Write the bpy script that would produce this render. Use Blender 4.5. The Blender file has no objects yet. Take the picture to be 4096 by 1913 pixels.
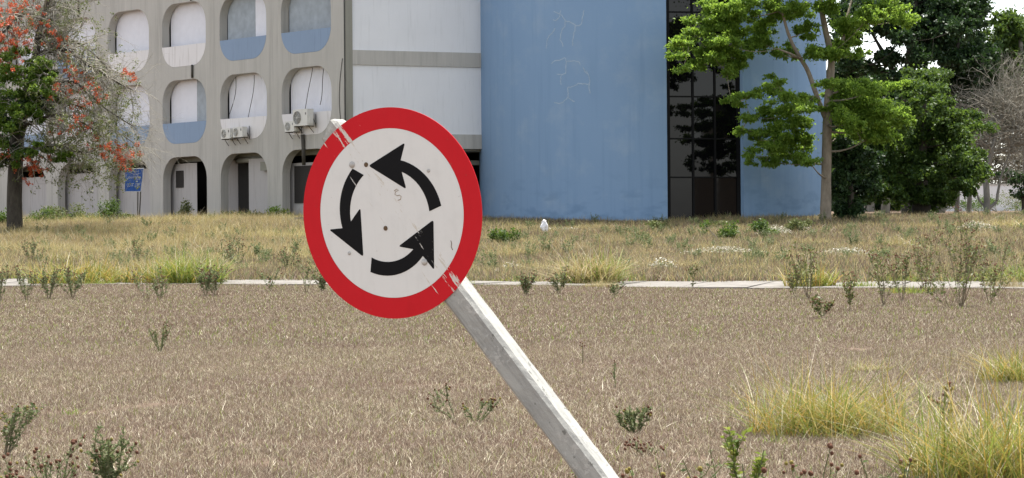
import bpy, bmesh, math, random
import numpy as np
from mathutils import Vector, Matrix

# ------------------------------------------------------------------ camera, sky, sun, exposure
F, XC, CY, YH, ROLL, HC = 10000.0, 2048.0, 956.5, 1007.0, 0.008, 1.2
scene = bpy.context.scene
C = scene.collection
cam_d = bpy.data.cameras.new('camera'); cam = bpy.data.objects.new('camera', cam_d); C.objects.link(cam)
cam.location = (0, 0, HC); cam.rotation_euler = (math.pi/2, ROLL, 0)
cam_d.sensor_width = 36.0; cam_d.lens = 36.0*F/4096.0
cam_d.shift_y = (YH-CY)/4096.0
cam_d.clip_start = 0.1; cam_d.clip_end = 3000
scene.camera = cam

SUN_EL, SUN_AZ = math.radians(76), math.radians(16)     # azimuth measured from +Y (away from the camera) towards +X
sdir = Vector((math.sin(SUN_AZ)*math.cos(SUN_EL), math.cos(SUN_AZ)*math.cos(SUN_EL), math.sin(SUN_EL)))
world = bpy.data.worlds.new('World'); scene.world = world; world.use_nodes = True
wn = world.node_tree; wn.nodes.clear()
sky = wn.nodes.new('ShaderNodeTexSky'); sky.sky_type = 'NISHITA'; sky.sun_disc = False
sky.sun_elevation = SUN_EL; sky.sun_rotation = SUN_AZ
sky.air_density = 1.0; sky.dust_density = 1.6; sky.ozone_density = 1.0; sky.altitude = 10
bg = wn.nodes.new('ShaderNodeBackground'); bg.inputs['Strength'].default_value = 0.15
wo = wn.nodes.new('ShaderNodeOutputWorld')
# thin bright cloud over the whole sky: the blue shows through only in places
bw = wn.nodes.new('ShaderNodeRGBToBW'); wn.links.new(sky.outputs[0], bw.inputs[0])
wht = wn.nodes.new('ShaderNodeMix'); wht.data_type = 'RGBA'; wht.blend_type = 'MULTIPLY'; wht.inputs[0].default_value = 1.0
wn.links.new(bw.outputs[0], wht.inputs[6]); wht.inputs[7].default_value = (1.27, 1.27, 1.245, 1)
tcw = wn.nodes.new('ShaderNodeTexCoord'); ncl = wn.nodes.new('ShaderNodeTexNoise'); ncl.inputs['Scale'].default_value = 2.2; ncl.inputs['Detail'].default_value = 6; wn.links.new(tcw.outputs['Generated'], ncl.inputs['Vector'])
mrc = wn.nodes.new('ShaderNodeMapRange'); mrc.inputs[1].default_value = .35; mrc.inputs[2].default_value = .62; mrc.inputs[3].default_value = .4; mrc.inputs[4].default_value = .92; wn.links.new(ncl.outputs['Fac'], mrc.inputs[0])
clm = wn.nodes.new('ShaderNodeMix'); clm.data_type = 'RGBA'; wn.links.new(mrc.outputs[0], clm.inputs[0]); wn.links.new(sky.outputs[0], clm.inputs[6]); wn.links.new(wht.outputs[2], clm.inputs[7])
wn.links.new(clm.outputs[2], bg.inputs[0]); wn.links.new(bg.outputs[0], wo.inputs[0])
sun_d = bpy.data.lights.new('sun', 'SUN'); sun_d.energy = 3.7; sun_d.angle = math.radians(0.6); sun_d.color = (1.0, 0.955, 0.88)
sun = bpy.data.objects.new('sun', sun_d); C.objects.link(sun)
sun.rotation_euler = sdir.to_track_quat('Z', 'Y').to_euler()
vs = scene.view_settings
vs.view_transform = 'Standard'; vs.look = 'None'; vs.gamma = 1.0; vs.use_curve_mapping = False
vs.exposure = 1.35
scene.render.engine = 'CYCLES'
cy = scene.cycles
cy.use_denoising = True
cy.max_bounces = 6; cy.diffuse_bounces = 3; cy.glossy_bounces = 3; cy.transmission_bounces = 4; cy.transparent_max_bounces = 6
cy.caustics_reflective = False; cy.caustics_refractive = False

# ------------------------------------------------------------------ coordinates
_c, _s = math.cos(ROLL), math.sin(ROLL)
def at(px, py, Y):
    """a point of the place at depth Y that the photograph shows at pixel px, py"""
    uu, vv = px-XC, py-CY
    u = _c*uu-_s*vv; v = _s*uu+_c*vv-(YH-CY)
    return Vector((u/F*Y, Y, HC-v/F*Y))
HT = np.array([(-60,0),(12,0),(20,.008),(30,.05),(45,.20),(52,.32),(60,.50),(68,.72),(75,.94),(90,1.56),(100,2.12),(106,2.42),(110,2.52),(118,2.60),(140,3.05),(170,3.70),(260,5.0),(420,6.5),(900,9.0)])
def _pchip(x):
    x = np.asarray(x, float); X, V = HT[:,0], HT[:,1]
    d = np.gradient(V, X); d[0] = 0; d[1] = 0
    i = np.clip(np.searchsorted(X, x)-1, 0, len(X)-2)
    h = X[i+1]-X[i]; t = np.clip((x-X[i])/h, 0, 1)
    return (2*t**3-3*t**2+1)*V[i]+(t**3-2*t**2+t)*h*d[i]+(-2*t**3+3*t**2)*V[i+1]+(t**3-t**2)*h*d[i+1]
def ground(x, y):
    x = np.asarray(x, float); y = np.asarray(y, float)
    w = np.clip((y-20)/50, 0, 1)*np.clip((112-y)/10, .25, 1)
    return _pchip(y)+w*(.05*np.sin(x*.31+y*.17)+.04*np.sin(x*.13-y*.23+1.3)+.02*np.sin(x*.9+y*.6))
def gz(x, y): return float(ground(x, y))
def X_at(px, Y): return (px-XC)/F*Y
def on_ground(px, Y):
    x = X_at(px, Y)
    for _ in range(3):                       # roll correction
        z = gz(x, Y); v = (HC-z)/Y*F + (YH-CY); u = ((px-XC)-_s*v)/_c; x = u/F*Y
    return Vector((x, Y, gz(x, Y)))

# ------------------------------------------------------------------ mesh helpers
class MB:
    def __init__(s): s.V = []; s.Fa = []; s.n = 0; s.mi = []
    def add(s, V, Fs, mi=0):
        V = np.asarray(V, float).reshape(-1, 3); s.V.append(V)
        for f in Fs: s.Fa.append(tuple(int(i)+s.n for i in f)); s.mi.append(mi)
        s.n += len(V)
    def box(s, c, d, R=None, mi=0):
        c = np.array(c, float); h = np.array(d, float)/2
        P = np.array([[x, y, z] for z in (-1,1) for y in (-1,1) for x in (-1,1)])*h
        if R is not None: P = P@np.array(R).T
        s.add(P+c, [(0,2,3,1),(4,5,7,6),(0,1,5,4),(2,6,7,3),(0,4,6,2),(1,3,7,5)], mi)
    def tube(s, P, r, n=6, cap=True, mi=0):
        P = np.asarray(P, float); r = np.broadcast_to(np.asarray(r, float), (len(P),))
        T = np.gradient(P, axis=0); T /= np.linalg.norm(T, axis=1)[:, None]+1e-9
        a = np.where(np.abs(T[:, 2:3]) > .9, np.array([[1., 0, 0]]), np.array([[0, 0, 1.]]))
        A = np.cross(T, a); A /= np.linalg.norm(A, axis=1)[:, None]+1e-9; B = np.cross(T, A)
        th = np.arange(n)*2*math.pi/n
        V = P[:, None]+r[:, None, None]*(np.cos(th)[None, :, None]*A[:, None]+np.sin(th)[None, :, None]*B[:, None])
        Fs = []
        for i in range(len(P)-1):
            for j in range(n):
                k = (j+1) % n
                Fs.append((i*n+j, i*n+k, (i+1)*n+k, (i+1)*n+j))
        if cap: Fs.append(tuple(range(n))[::-1]); Fs.append(tuple((len(P)-1)*n+j for j in range(n)))
        s.add(V.reshape(-1, 3), Fs, mi)
    def disc(s, c, r, nrm, n=24, mi=0):
        nrm = Vector(nrm).normalized(); a = nrm.orthogonal().normalized(); b = nrm.cross(a)
        V = [Vector(c)+r*(math.cos(t)*a+math.sin(t)*b) for t in [2*math.pi*i/n for i in range(n)]]
        s.add([tuple(v) for v in V], [tuple(range(n))], mi)
    def mesh(s, name, mats, smooth=False):
        me = bpy.data.meshes.new(name)
        V = np.concatenate(s.V) if s.V else np.zeros((0, 3))
        me.from_pydata(V.tolist(), [], s.Fa); me.update()
        for m in (mats if isinstance(mats, (list, tuple)) else [mats]): me.materials.append(m)
        if len(me.polygons) and any(s.mi): me.polygons.foreach_set('material_index', s.mi)
        if smooth and len(me.polygons): me.polygons.foreach_set('use_smooth', [True]*len(me.polygons))
        return me
    def build(s, name, mats, parent=None, smooth=False):
        return link(name, s.mesh(name, mats, smooth), parent)

def fast_mesh(name, V, quads, tris, mat, smooth=False):
    """big numpy meshes"""
    me = bpy.data.meshes.new(name)
    V = np.asarray(V, np.float32); quads = np.asarray(quads, np.int32).reshape(-1, 4); tris = np.asarray(tris, np.int32).reshape(-1, 3)
    me.vertices.add(len(V)); me.vertices.foreach_set('co', V.ravel())
    nl = quads.size+tris.size
    me.loops.add(nl); me.loops.foreach_set('vertex_index', np.concatenate([quads.ravel(), tris.ravel()]))
    me.polygons.add(len(quads)+len(tris))
    st = np.concatenate([np.arange(len(quads))*4, quads.size+np.arange(len(tris))*3])
    me.polygons.foreach_set('loop_start', st.astype(np.int32))
    me.update(calc_edges=True); me.validate()
    if smooth: me.polygons.foreach_set('use_smooth', np.ones(len(me.polygons), bool))
    me.materials.append(mat)
    return me
def link(name, data, parent=None):
    o = bpy.data.objects.new(name, data); C.objects.link(o)
    if parent is not None: o.parent = parent
    return o
def tag(o, label=None, cat=None, group=None, kind=None):
    if label: o['label'] = label
    if cat: o['category'] = cat
    if group: o['group'] = group
    if kind: o['kind'] = kind
    return o
def thing(name, label, cat, loc=(0,0,0), group=None):
    o = bpy.data.objects.new(name, None); C.objects.link(o); o.location = loc; o.empty_display_size = .2
    return tag(o, label, cat, group)
def child_world(o, parent):          # parent while the mesh is given in world coordinates
    o.parent = parent; o.matrix_parent_inverse = Matrix.Translation(parent.location).inverted(); return o
def copy_tree(o, parent=None):
    c = o.copy(); C.objects.link(c)
    if parent is not None: c.parent = parent
    for ch in list(o.children): copy_tree(ch, c)
    return c

# ------------------------------------------------------------------ materials
class NT:
    def __init__(s, name):
        s.m = bpy.data.materials.new(name); s.m.use_nodes = True; s.t = s.m.node_tree; s.t.nodes.clear()
        s.out = s.n('ShaderNodeOutputMaterial')
    def n(s, t, **k):
        nd = s.t.nodes.new(t)
        for a, b in k.items(): setattr(nd, a, b)
        return nd
    def l(s, a, b): s.t.links.new(a, b)
    def bsdf(s, col=None, rough=.7, spec=.3, metal=0):
        b = s.n('ShaderNodeBsdfPrincipled'); b.inputs['Roughness'].default_value = rough
        b.inputs['Specular IOR Level'].default_value = spec; b.inputs['Metallic'].default_value = metal
        if col is not None: s.inp(b.inputs['Base Color'], col)
        s.l(b.outputs[0], s.out.inputs[0]); return b
    def inp(s, sock, v):
        if isinstance(v, bpy.types.NodeSocket): s.l(v, sock)
        elif isinstance(v, (tuple, list)) and len(v) == 3 and sock.type == 'RGBA': sock.default_value = (*v, 1)
        else: sock.default_value = v
    def coord(s, kind='Object', scale=(1,1,1), loc=(0,0,0), rot=(0,0,0)):
        if kind == 'World': o = s.n('ShaderNodeNewGeometry').outputs['Position']
        else: o = s.n('ShaderNodeTexCoord').outputs[kind]
        mp = s.n('ShaderNodeMapping'); mp.inputs['Scale'].default_value = scale; mp.inputs['Location'].default_value = loc; mp.inputs['Rotation'].default_value = rot
        s.l(o, mp.inputs[0]); return mp.outputs[0]
    def noise(s, vec, scale=5, det=4, rough=.55):
        t = s.n('ShaderNodeTexNoise'); t.inputs['Scale'].default_value = scale; t.inputs['Detail'].default_value = det; t.inputs['Roughness'].default_value = rough
        s.l(vec, t.inputs['Vector']); return t.outputs['Fac']
    def ramp(s, f, stops, interp='LINEAR'):
        r = s.n('ShaderNodeValToRGB'); cr = r.color_ramp; cr.interpolation = interp
        while len(cr.elements) < len(stops): cr.elements.new(.5)
        for e, (p, c) in zip(cr.elements, stops):
            e.position = p; e.color = (*c, 1) if isinstance(c, (tuple, list)) else (c, c, c, 1)
        s.l(f, r.inputs[0]); return r.outputs[0]
    def mix(s, f, a, b, mode='MIX'):
        m = s.n('ShaderNodeMix', data_type='RGBA', blend_type=mode)
        s.inp(m.inputs[0], f); s.inp(m.inputs[6], a); s.inp(m.inputs[7], b); return m.outputs[2]
    def math(s, op, a, b=0.0, cl=False):
        m = s.n('ShaderNodeMath', operation=op); m.use_clamp = cl
        s.inp(m.inputs[0], a); s.inp(m.inputs[1], b); return m.outputs[0]
    def sep(s, v):
        x = s.n('ShaderNodeSeparateXYZ'); s.l(v, x.inputs[0]); return x.outputs
    def bump(s, b, h, st=.3, d=.02):
        bp = s.n('ShaderNodeBump'); bp.inputs['Strength'].default_value = st; bp.inputs['Distance'].default_value = d
        s.l(h, bp.inputs['Height']); s.l(bp.outputs[0], b.inputs['Normal'])

def m_plain(name, col, rough=.6, spec=.3, metal=0, var=.08, scale=3.0):
    t = NT(name); v = t.coord('World'); f = t.noise(v, scale, 4)
    c = t.mix(t.ramp(f, [(.3, 0.), (.7, 1.)]), tuple(x*(1-var) for x in col), tuple(min(1, x*(1+var)) for x in col))
    t.bsdf(c, rough, spec, metal); return t.m
def m_concrete(name, col, streak=.35):
    t = NT(name); v = t.coord('World')
    base = t.mix(t.noise(v, .35, 5), tuple(x*.86 for x in col), tuple(x*1.1 for x in col))
    st = t.noise(t.coord('World', (2.2, 2.2, .13)), 1.6, 5, .65)
    base = t.mix(t.math('MULTIPLY', t.ramp(st, [(.5, 0.), (.72, 1.)]), streak), base, tuple(x*.38 for x in col))
    st2 = t.noise(t.coord('World', (5, 5, .22), (7, 3, 0)), 2.0, 4, .6)
    base = t.mix(t.math('MULTIPLY', t.ramp(st2, [(.55, 0.), (.7, 1.)]), .35), base, tuple(min(1, x*1.25) for x in col))
    fine = t.noise(v, 9, 5, .7)
    base = t.mix(t.ramp(fine, [(.62, 0.), (.75, .35)]), base, tuple(x*.62 for x in col))
    b = t.bsdf(base, .88, .2); t.bump(b, fine, .35, .02); return t.m
def m_paint(name, col, stain=(.45,.42,.38), amount=.4, streak=True):
    t = NT(name); v = t.coord('World')
    base = t.mix(t.noise(v, .8, 4), tuple(x*.93 for x in col), tuple(min(1, x*1.05) for x in col))
    if streak:
        st = t.noise(t.coord('World', (4, 4, .3)), 2.0, 5, .6)
        base = t.mix(t.math('MULTIPLY', t.ramp(st, [(.54, 0.), (.75, 1.)]), amount), base, tuple(c*s for c, s in zip(col, stain)))
    b = t.bsdf(base, .75, .25); t.bump(b, t.noise(v, 14, 4), .15, .01); return t.m
def m_leaf(name, cols, transl=.35, tcol=None, rough=.5, pos_noise=None):
    """leaf / blade colours picked per leaf, with light coming through"""
    t = NT(name); g = t.n('ShaderNodeNewGeometry')
    n = len(cols); c = t.ramp(g.outputs['Random Per Island'], [(i/(n-1), cols[i]) for i in range(n)])
    if pos_noise:
        f = t.ramp(t.noise(t.coord('World'), pos_noise[0], 3), [(.35, 0.), (.65, 1.)])
        c = t.mix(f, c, t.mix(pos_noise[2], c, pos_noise[1]))
    b = t.n('ShaderNodeBsdfPrincipled'); b.inputs['Roughness'].default_value = rough; b.inputs['Specular IOR Level'].default_value = .25
    t.l(c, b.inputs['Base Color'])
    tr = t.n('ShaderNodeBsdfTranslucent')
    t.l(t.mix(.5, c, tcol, 'MIX') if tcol else c, tr.inputs[0])
    mx = t.n('ShaderNodeMixShader'); mx.inputs[0].default_value = transl
    t.l(b.outputs[0], mx.inputs[1]); t.l(tr.outputs[0], mx.inputs[2]); t.l(mx.outputs[0], t.out.inputs[0]); return t.m
def m_bark(name, a, b_, scale=6):
    t = NT(name); v = t.coord('World', (1, 1, .35)); f = t.noise(v, scale, 6, .7)
    c = t.ramp(f, [(.3, a), (.7, b_)])
    b = t.bsdf(c, .9, .15); t.bump(b, f, .7, .05); return t.m

M = {}
M['concrete'] = m_concrete('weathered_concrete', (.45, .435, .402))
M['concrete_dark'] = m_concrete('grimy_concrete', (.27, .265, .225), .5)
M['white_paint'] = m_paint('white_wall_paint', (.74, .75, .77), (.72, .73, .72), .35)
M['white_panel'] = m_paint('stained_white_panel', (.72, .70, .70), amount=.55)
M['blue_panel'] = m_paint('blue_panel_paint', (.235, .315, .44), (.6, .6, .6), .3)
M['grey_wall'] = m_paint('dusty_grey_wall', (.45, .43, .42), (.55, .5, .47), .5)
M['blind'] = m_plain('white_blind', (.74, .745, .80), .6, .2, var=.03)
M['blind_grey'] = m_plain('grey_blind_slats', (.42, .46, .50), .55, .3, var=.12)
M['dark_gap'] = m_plain('dark_frame', (.03, .032, .035), .5, .3)
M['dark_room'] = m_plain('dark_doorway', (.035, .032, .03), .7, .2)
M['pipe_dark'] = m_plain('old_drain_pipe', (.06, .055, .045), .6, .3)
M['cable'] = m_plain('cable_sheath', (.05, .05, .045), .6, .3)
M['ac_case'] = m_plain('ac_casing', (.62, .61, .57), .45, .4, var=.06)
M['ac_grille'] = m_plain('ac_grille', (.13, .13, .125), .5, .3)
M['bracket'] = m_plain('rusty_bracket', (.07, .06, .05), .7, .3)
M['mullion'] = m_plain('black_mullion', (.006, .006, .007), .6, .15)

# ------------------------------------------------------------------ ground
def soil_material():
    t = NT('dry_soil'); v = t.coord('World'); f = t.noise(v, 1.2, 6, .6); g = t.noise(v, 22, 4, .7)
    c = t.ramp(f, [(.3, (.09, .062, .046)), (.6, (.14, .10, .075)), (.8, (.18, .135, .10))])
    c = t.mix(t.ramp(g, [(.45, 0.), (.7, .7)]), c, (.22, .17, .12))
    b = t.bsdf(c, .95, .1); t.bump(b, g, .8, .03); return t.m
M['soil'] = soil_material()
def build_ground():
    ys = np.concatenate([np.arange(-60, 0, 6), np.arange(0, 14, 1.), np.arange(14, 120, .8), np.arange(120, 200, 4), np.geomspace(200, 900, 24)])
    xs = np.concatenate([-np.geomspace(600, 42, 16), np.arange(-40, 40.1, 1.0), np.geomspace(42, 600, 16)])
    XX, YY = np.meshgrid(xs, ys); ZZ = ground(XX, YY)
    V = np.stack([XX, YY, ZZ], -1).reshape(-1, 3); nx = len(xs)
    i, j = np.meshgrid(np.arange(len(ys)-1), np.arange(nx-1), indexing='ij'); a = (i*nx+j).ravel()
    tag(link('ground', fast_mesh('ground', V, np.stack([a, a+1, a+nx+1, a+nx], 1), [], M['soil'], True)), kind='structure')
build_ground()

# footpath that crosses the field: bed with single slabs
def slab_material():
    t = NT('path_concrete'); v = t.coord('World'); f = t.noise(v, 2.2, 6, .65)
    c = t.ramp(f, [(.25, (.12, .11, .10)), (.55, (.20, .186, .168)), (.8, (.27, .25, .23))])
    b = t.bsdf(c, .9, .2); t.bump(b, t.noise(v, 30, 4), .3, .01); return t.m
M['slab'] = slab_material()
PATH_A, PATH_B, PATH_W = Vector((-30, 66.6)), Vector((30, 48.4)), 3.6
pd = (PATH_B-PATH_A).normalized(); pn = Vector((-pd.y, pd.x))          # pn points away from the camera
path_bed = None
def path_s(x, y):    # signed distance across, along
    q = Vector((x, y))-PATH_A; return q.dot(pn), q.dot(pd)
def build_path():
    L = (PATH_B-PATH_A).length; mb = MB(); n = 40
    for i in range(n):
        P = []
        for (s, w) in ((i*L/n, -PATH_W/2), ((i+1)*L/n, -PATH_W/2), ((i+1)*L/n, PATH_W/2), (i*L/n, PATH_W/2)):
            q = PATH_A+pd*s+pn*w; P.append((q.x, q.y, gz(q.x, q.y)+.004))
        mb.add(P, [(0,1,2,3)])
    bed = tag(mb.build('footpath', M['soil']), kind='structure')
    step = 1.55; k = 0; s = 0; rng = random.Random(4)
    while s < L-step:
        mb = MB(); th = .09; top = []; bot = []
        for (ds, w) in ((.012, -PATH_W/2), (step-.012, -PATH_W/2), (step-.012, PATH_W/2), (.012, PATH_W/2)):
            q = PATH_A+pd*(s+ds)+pn*w; z = gz(q.x, q.y)+.04+rng.uniform(-.010, .010)
            top.append((q.x, q.y, z)); bot.append((q.x, q.y, z-th))
        mb.add(bot+top, [(4,5,6,7),(0,1,5,4),(1,2,6,5),(2,3,7,6),(3,0,4,7)])
        o = mb.build('paving_slab', M['slab'], bed); s += step
    # pale edging laid askew on the path (a side path joins here)
    return bed
path_bed = build_path()

# kerb far back near the concrete building
mb = MB()
for i in range(6):
    p = on_ground(1180+i*42, 103.5); q = on_ground(1180+(i+1)*42-2, 103.3)
    mid = (p+q)/2; ang = math.atan2(q.y-p.y, q.x-p.x)
    mb.box((mid.x, mid.y, mid.z+.16), ((q-p).length, .14, .34), Matrix.Rotation(ang, 3, 'Z'))
tag(mb.build('concrete_kerb', M['slab']), kind='structure')

# ------------------------------------------------------------------ concrete building with rounded openings
AL = math.radians(49.3); FX0, FY0 = -10.159, 110.833
BAY, OW, STO = 4.836, 3.703, 3.6
GR = 2.70                                            # floor level of the building
SILL = [None, 6.159+HC, 6.159+HC+STO]                # top of the parapets on the two upper floors
OH_UP, OH_DN, RAD = 2.0, .98, 1.08
ua, na = np.array([math.cos(AL), -math.sin(AL), 0]), np.array([-math.sin(AL), -math.cos(AL), 0])   # along (to the near end), outwards
def fp(u, z, d=0.0):                                 # point on the facade; d = depth inwards
    return np.array([FX0, FY0, 0])+ua*u-na*d+np.array([0, 0, z])
U_END, U_BEG = 4.78, -8*BAY-(BAY-OW)/2
building = thing('concrete_building', 'grey concrete building with rows of rounded window openings and a white end wall', 'building', (FX0, FY0, GR))
def part(mb, name, mat, parent=None, smooth=False):
    o = mb.build(name, mat, None, smooth)
    root = building
    child_world(o, building)
    return o
def ray_rr(cx, cz, hw, hh, r, dx, dz, flat_bottom=False):
    lo, hi = 0.0, 10.0
    for _ in range(40):
        t = (lo+hi)/2; x, z = abs(t*dx), t*dz
        rr = 0.001 if (flat_bottom and z < 0) else r; z = abs(z)
        qx, qz = x-(hw-rr), z-(hh-rr)
        sd = math.hypot(max(qx, 0), max(qz, 0))+min(max(qx, qz), 0)-rr
        if sd < 0: lo = t
        else: hi = t
    return lo
def ray_rect(dx, dz, x0, x1, z0, z1):
    t = 1e9
    if dx > 1e-9: t = min(t, x1/dx)
    if dx < -1e-9: t = min(t, x0/dx)
    if dz > 1e-9: t = min(t, z1/dz)
    if dz < -1e-9: t = min(t, z0/dz)
    return t
DEP = .42
def cell(mb, k, z0, z1, oz0, oz1, flat):
    u0, u1 = -k*BAY-(BAY-OW)/2, -k*BAY+OW+(BAY-OW)/2
    if k == 0: u1 = U_END
    cu, cz = -k*BAY+OW/2, (oz0+oz1)/2
    if flat: cz = oz1-1.5
    hw, hh = OW/2, (oz1-oz0)/2
    rel = (u0-cu, u1-cu, z0-cz, z1-cz)
    angs = sorted([2*math.pi*i/72 for i in range(72)]+[math.atan2(b, a) % (2*math.pi) for a in rel[:2] for b in rel[2:]])
    inn, out = [], []
    for a in angs:
        dx, dz = math.cos(a), math.sin(a)
        if flat:
            # arch: rounded at the top, straight sides down to the ground
            if dz >= 0: t = ray_rr(0, 0, hw, 1.5, RAD, dx, dz)
            else: t = ray_rect(dx, dz, -hw, hw, oz0-cz, 9)
        else: t = ray_rr(0, 0, hw, hh, RAD, dx, dz)
        T = ray_rect(dx, dz, *rel)
        inn.append((cu+t*dx, cz+t*dz)); out.append((cu+T*dx, cz+T*dz))
    n = len(angs)
    V = [fp(u, z) for u, z in inn]+[fp(u, z) for u, z in out]+[fp(u, z, DEP) for u, z in inn]
    Fs = []
    for i in range(n):
        j = (i+1) % n
        Fs.append((i, j, n+j, n+i)); Fs.append((2*n+i, 2*n+j, j, i))
    mb.add(V, Fs)
NB = 8
mbf = MB()
for k in range(NB+1):
    g1 = SILL[1]-OH_DN-.31
    cell(mbf, k, GR-.6, g1, GR-.59, SILL[1]-OH_DN-.62, True)
    cell(mbf, k, g1, g1+STO, SILL[1]-OH_DN, SILL[1]+OH_UP, False)
    cell(mbf, k, g1+STO, g1+2*STO+.2, SILL[2]-OH_DN, SILL[2]+OH_UP, False)
ZT = g1+2*STO+.2
# upper parapet band and roof cap (one step proud)
P = [fp(U_BEG, ZT), fp(U_END, ZT), fp(U_END, ZT+1.6), fp(U_BEG, ZT+1.6)]
mbf.add(P, [(0,1,2,3)])
facade = part(mbf, 'facade', M['concrete'])
mb = MB(); P = [fp(U_BEG, ZT+.22, -.03), fp(U_END, ZT+.22, -.03), fp(U_END, ZT+.30, -.03), fp(U_BEG, ZT+.30, -.03)]
mb.add(P, [(0,1,2,3)]); part(mb, 'roof_moulding', M['concrete_dark'])

def rr_outline(k, z0, z1, cz0, cz1, inset=0., n=120):
    """outline of an opening clipped to heights z0..z1"""
    cu, cz = -k*BAY+OW/2, (cz0+cz1)/2; hw, hh = OW/2-inset, (cz1-cz0)/2-inset
    def half(z):
        a = abs(z-cz)-(hh-RAD)
        return hw if a <= 0 else hw-RAD+math.sqrt(max(0, RAD**2-a**2))
    zs = np.linspace(max(z0, cz-hh+1e-4), min(z1, cz+hh-1e-4), n//3)
    L = [(cu-half(z), z) for z in zs]; Rr = [(cu+half(z), z) for z in zs]
    return Rr+L[::-1]
def panel(name, mat, outline, d0, d1, parent=None):
    mb = MB(); n = len(outline)
    V = [fp(u, z, d0) for u, z in outline]+[fp(u, z, d1) for u, z in outline]
    mb.add(V, [tuple(range(n)), tuple(range(2*n-1, n-1, -1))]+[(i, n+i, n+(i+1) % n, (i+1) % n) for i in range(n)])
    return part(mb, name, mat, parent)
WHITE, BLUE = 'white_panel', 'blue_panel'
par_col = {(1,0): WHITE, (1,1): WHITE, (1,2): BLUE, (1,3): BLUE, (1,4): WHITE, (1,5): BLUE, (1,6): WHITE, (1,7): BLUE, (1,8): WHITE,
           (2,0): BLUE, (2,1): BLUE, (2,2): WHITE, (2,3): WHITE, (2,4): BLUE, (2,5): WHITE, (2,6): BLUE, (2,7): WHITE, (2,8): BLUE}
def corrugated(k, u0, u1, z0, z1, d, pitch, amp, mat, name, parent=None):
    n = max(2, int((u1-u0)/pitch*2)); us = np.linspace(u0, u1, n+1); mb = MB(); V = []
    for i, u in enumerate(us):
        dd = d+(amp if i % 2 else -amp); V += [fp(u, z0, dd), fp(u, z1, dd)]
    mb.add(V, [(2*i, 2*i+2, 2*i+3, 2*i+1) for i in range(n)])
    o = part(mb, name, M[mat], parent); o['kind'] = 'stuff'; return o
for row in (1, 2):
    for k in range(NB+1):
        s = SILL[row]; c0, c1 = s-OH_DN, s+OH_UP
        p = panel('parapet_panel', M[par_col[(row, k)]], rr_outline(k, c0, s, c0, c1, .006), -.004, .11)
        u0, u1 = -k*BAY, -k*BAY+OW
        # window: dark frame, then blinds close behind the opening
        mb = MB(); mb.add([fp(u0-.15, c0-.1, DEP+.10), fp(u1+.15, c0-.1, DEP+.10), fp(u1+.15, c1+.15, DEP+.10), fp(u0-.15, c1+.15, DEP+.10)], [(0,1,2,3)])
        part(mb, 'window_backing', M['dark_gap'])
        if (row, k) == (2, 1):
            corrugated(k, u0+.02, u0+2.18, s-.03, c1+.1, DEP+.05, .115, .028, 'blind_grey', 'vertical_blind')
            corrugated(k, u0+2.21, u1+.1, s-.03, c1+.1, DEP+.05, .12, .006, 'blind', 'vertical_blind')
        elif (row, k) == (2, 0):
            corrugated(k, u0+.02, u1+.1, s-.03, c1+.1, DEP+.05, .115, .028, 'blind_grey', 'vertical_blind')
        elif (row, k) == (1, 2):
            corrugated(k, u0+.06, u0+2.25, s-.03, c1+.02, DEP+.05, .12, .006, 'blind', 'vertical_blind')
            corrugated(k, u0+2.27, u1+.1, s-.03, c1+.02, DEP+.06, .12, .02, 'blind_grey', 'vertical_blind')
        else:
            corrugated(k, u0+.07, u1+.1, s-.03, c1+.05, DEP+.05, .12, .007, 'blind', 'vertical_blind')
        mb = MB(); Rm = np.stack([ua, -na, [0,0,1]], 1)
        mb.box(fp((u0+u1)/2, s-.02, .20), (OW-.1, .06, .05), Rm); part(mb, 'window_sill', M['dark_gap'])
# ground floor: wall behind the arches, doorways, beams
mb = MB(); Rm = np.stack([ua, -na, [0, 0, 1]], 1)
zt = SILL[1]-OH_DN-.62
def gwall(u0, u1, z0, z1, d, mat, name='ground_floor_wall'):
    m = MB(); m.add([fp(u0, z0, d), fp(u1, z0, d), fp(u1, z1, d), fp(u0, z1, d)], [(0,1,2,3)]); return part(m, name, mat)
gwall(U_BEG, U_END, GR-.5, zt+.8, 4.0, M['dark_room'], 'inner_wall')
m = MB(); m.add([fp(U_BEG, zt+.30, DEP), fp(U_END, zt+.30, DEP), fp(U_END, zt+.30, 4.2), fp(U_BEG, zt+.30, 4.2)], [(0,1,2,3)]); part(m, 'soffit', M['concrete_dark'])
for k in range(NB+1):
    u0 = -k*BAY
    if k == 1:      # dark doorway on the left third
        gwall(u0+1.35, u0+OW+.4, GR-.5, zt-.25, .62, M['grey_wall'])
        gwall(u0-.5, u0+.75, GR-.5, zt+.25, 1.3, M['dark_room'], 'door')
    elif k == 2:    # right third set back
        gwall(u0-.4, u0+1.95, GR-.5, zt-.28, .62, M['grey_wall'])
        gwall(u0+1.9, u0+OW+.9, GR-.5, zt-.2, 1.6, M['grey_wall'])
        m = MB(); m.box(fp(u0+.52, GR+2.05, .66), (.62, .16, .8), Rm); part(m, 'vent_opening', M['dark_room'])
    elif k == 0:
        gwall(u0-.4, U_END, GR-.5, zt-.55, .62, M['grey_wall'])
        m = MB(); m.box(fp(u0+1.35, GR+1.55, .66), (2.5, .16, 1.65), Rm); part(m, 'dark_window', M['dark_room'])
    else:
        gwall(u0-.4, u0+OW+.6, GR-.5, zt-.42-.06*(k % 3), .62, M['grey_wall'])
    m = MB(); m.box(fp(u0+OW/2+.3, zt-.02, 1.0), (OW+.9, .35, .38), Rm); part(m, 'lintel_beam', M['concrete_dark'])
m = MB(); m.tube([fp(-BAY+.2, zt-.28, .78), fp(-BAY+3.1, zt-.28, .78)], .13, 10); part(m, 'overhead_pipe', M['concrete_dark'], smooth=True)
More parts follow.
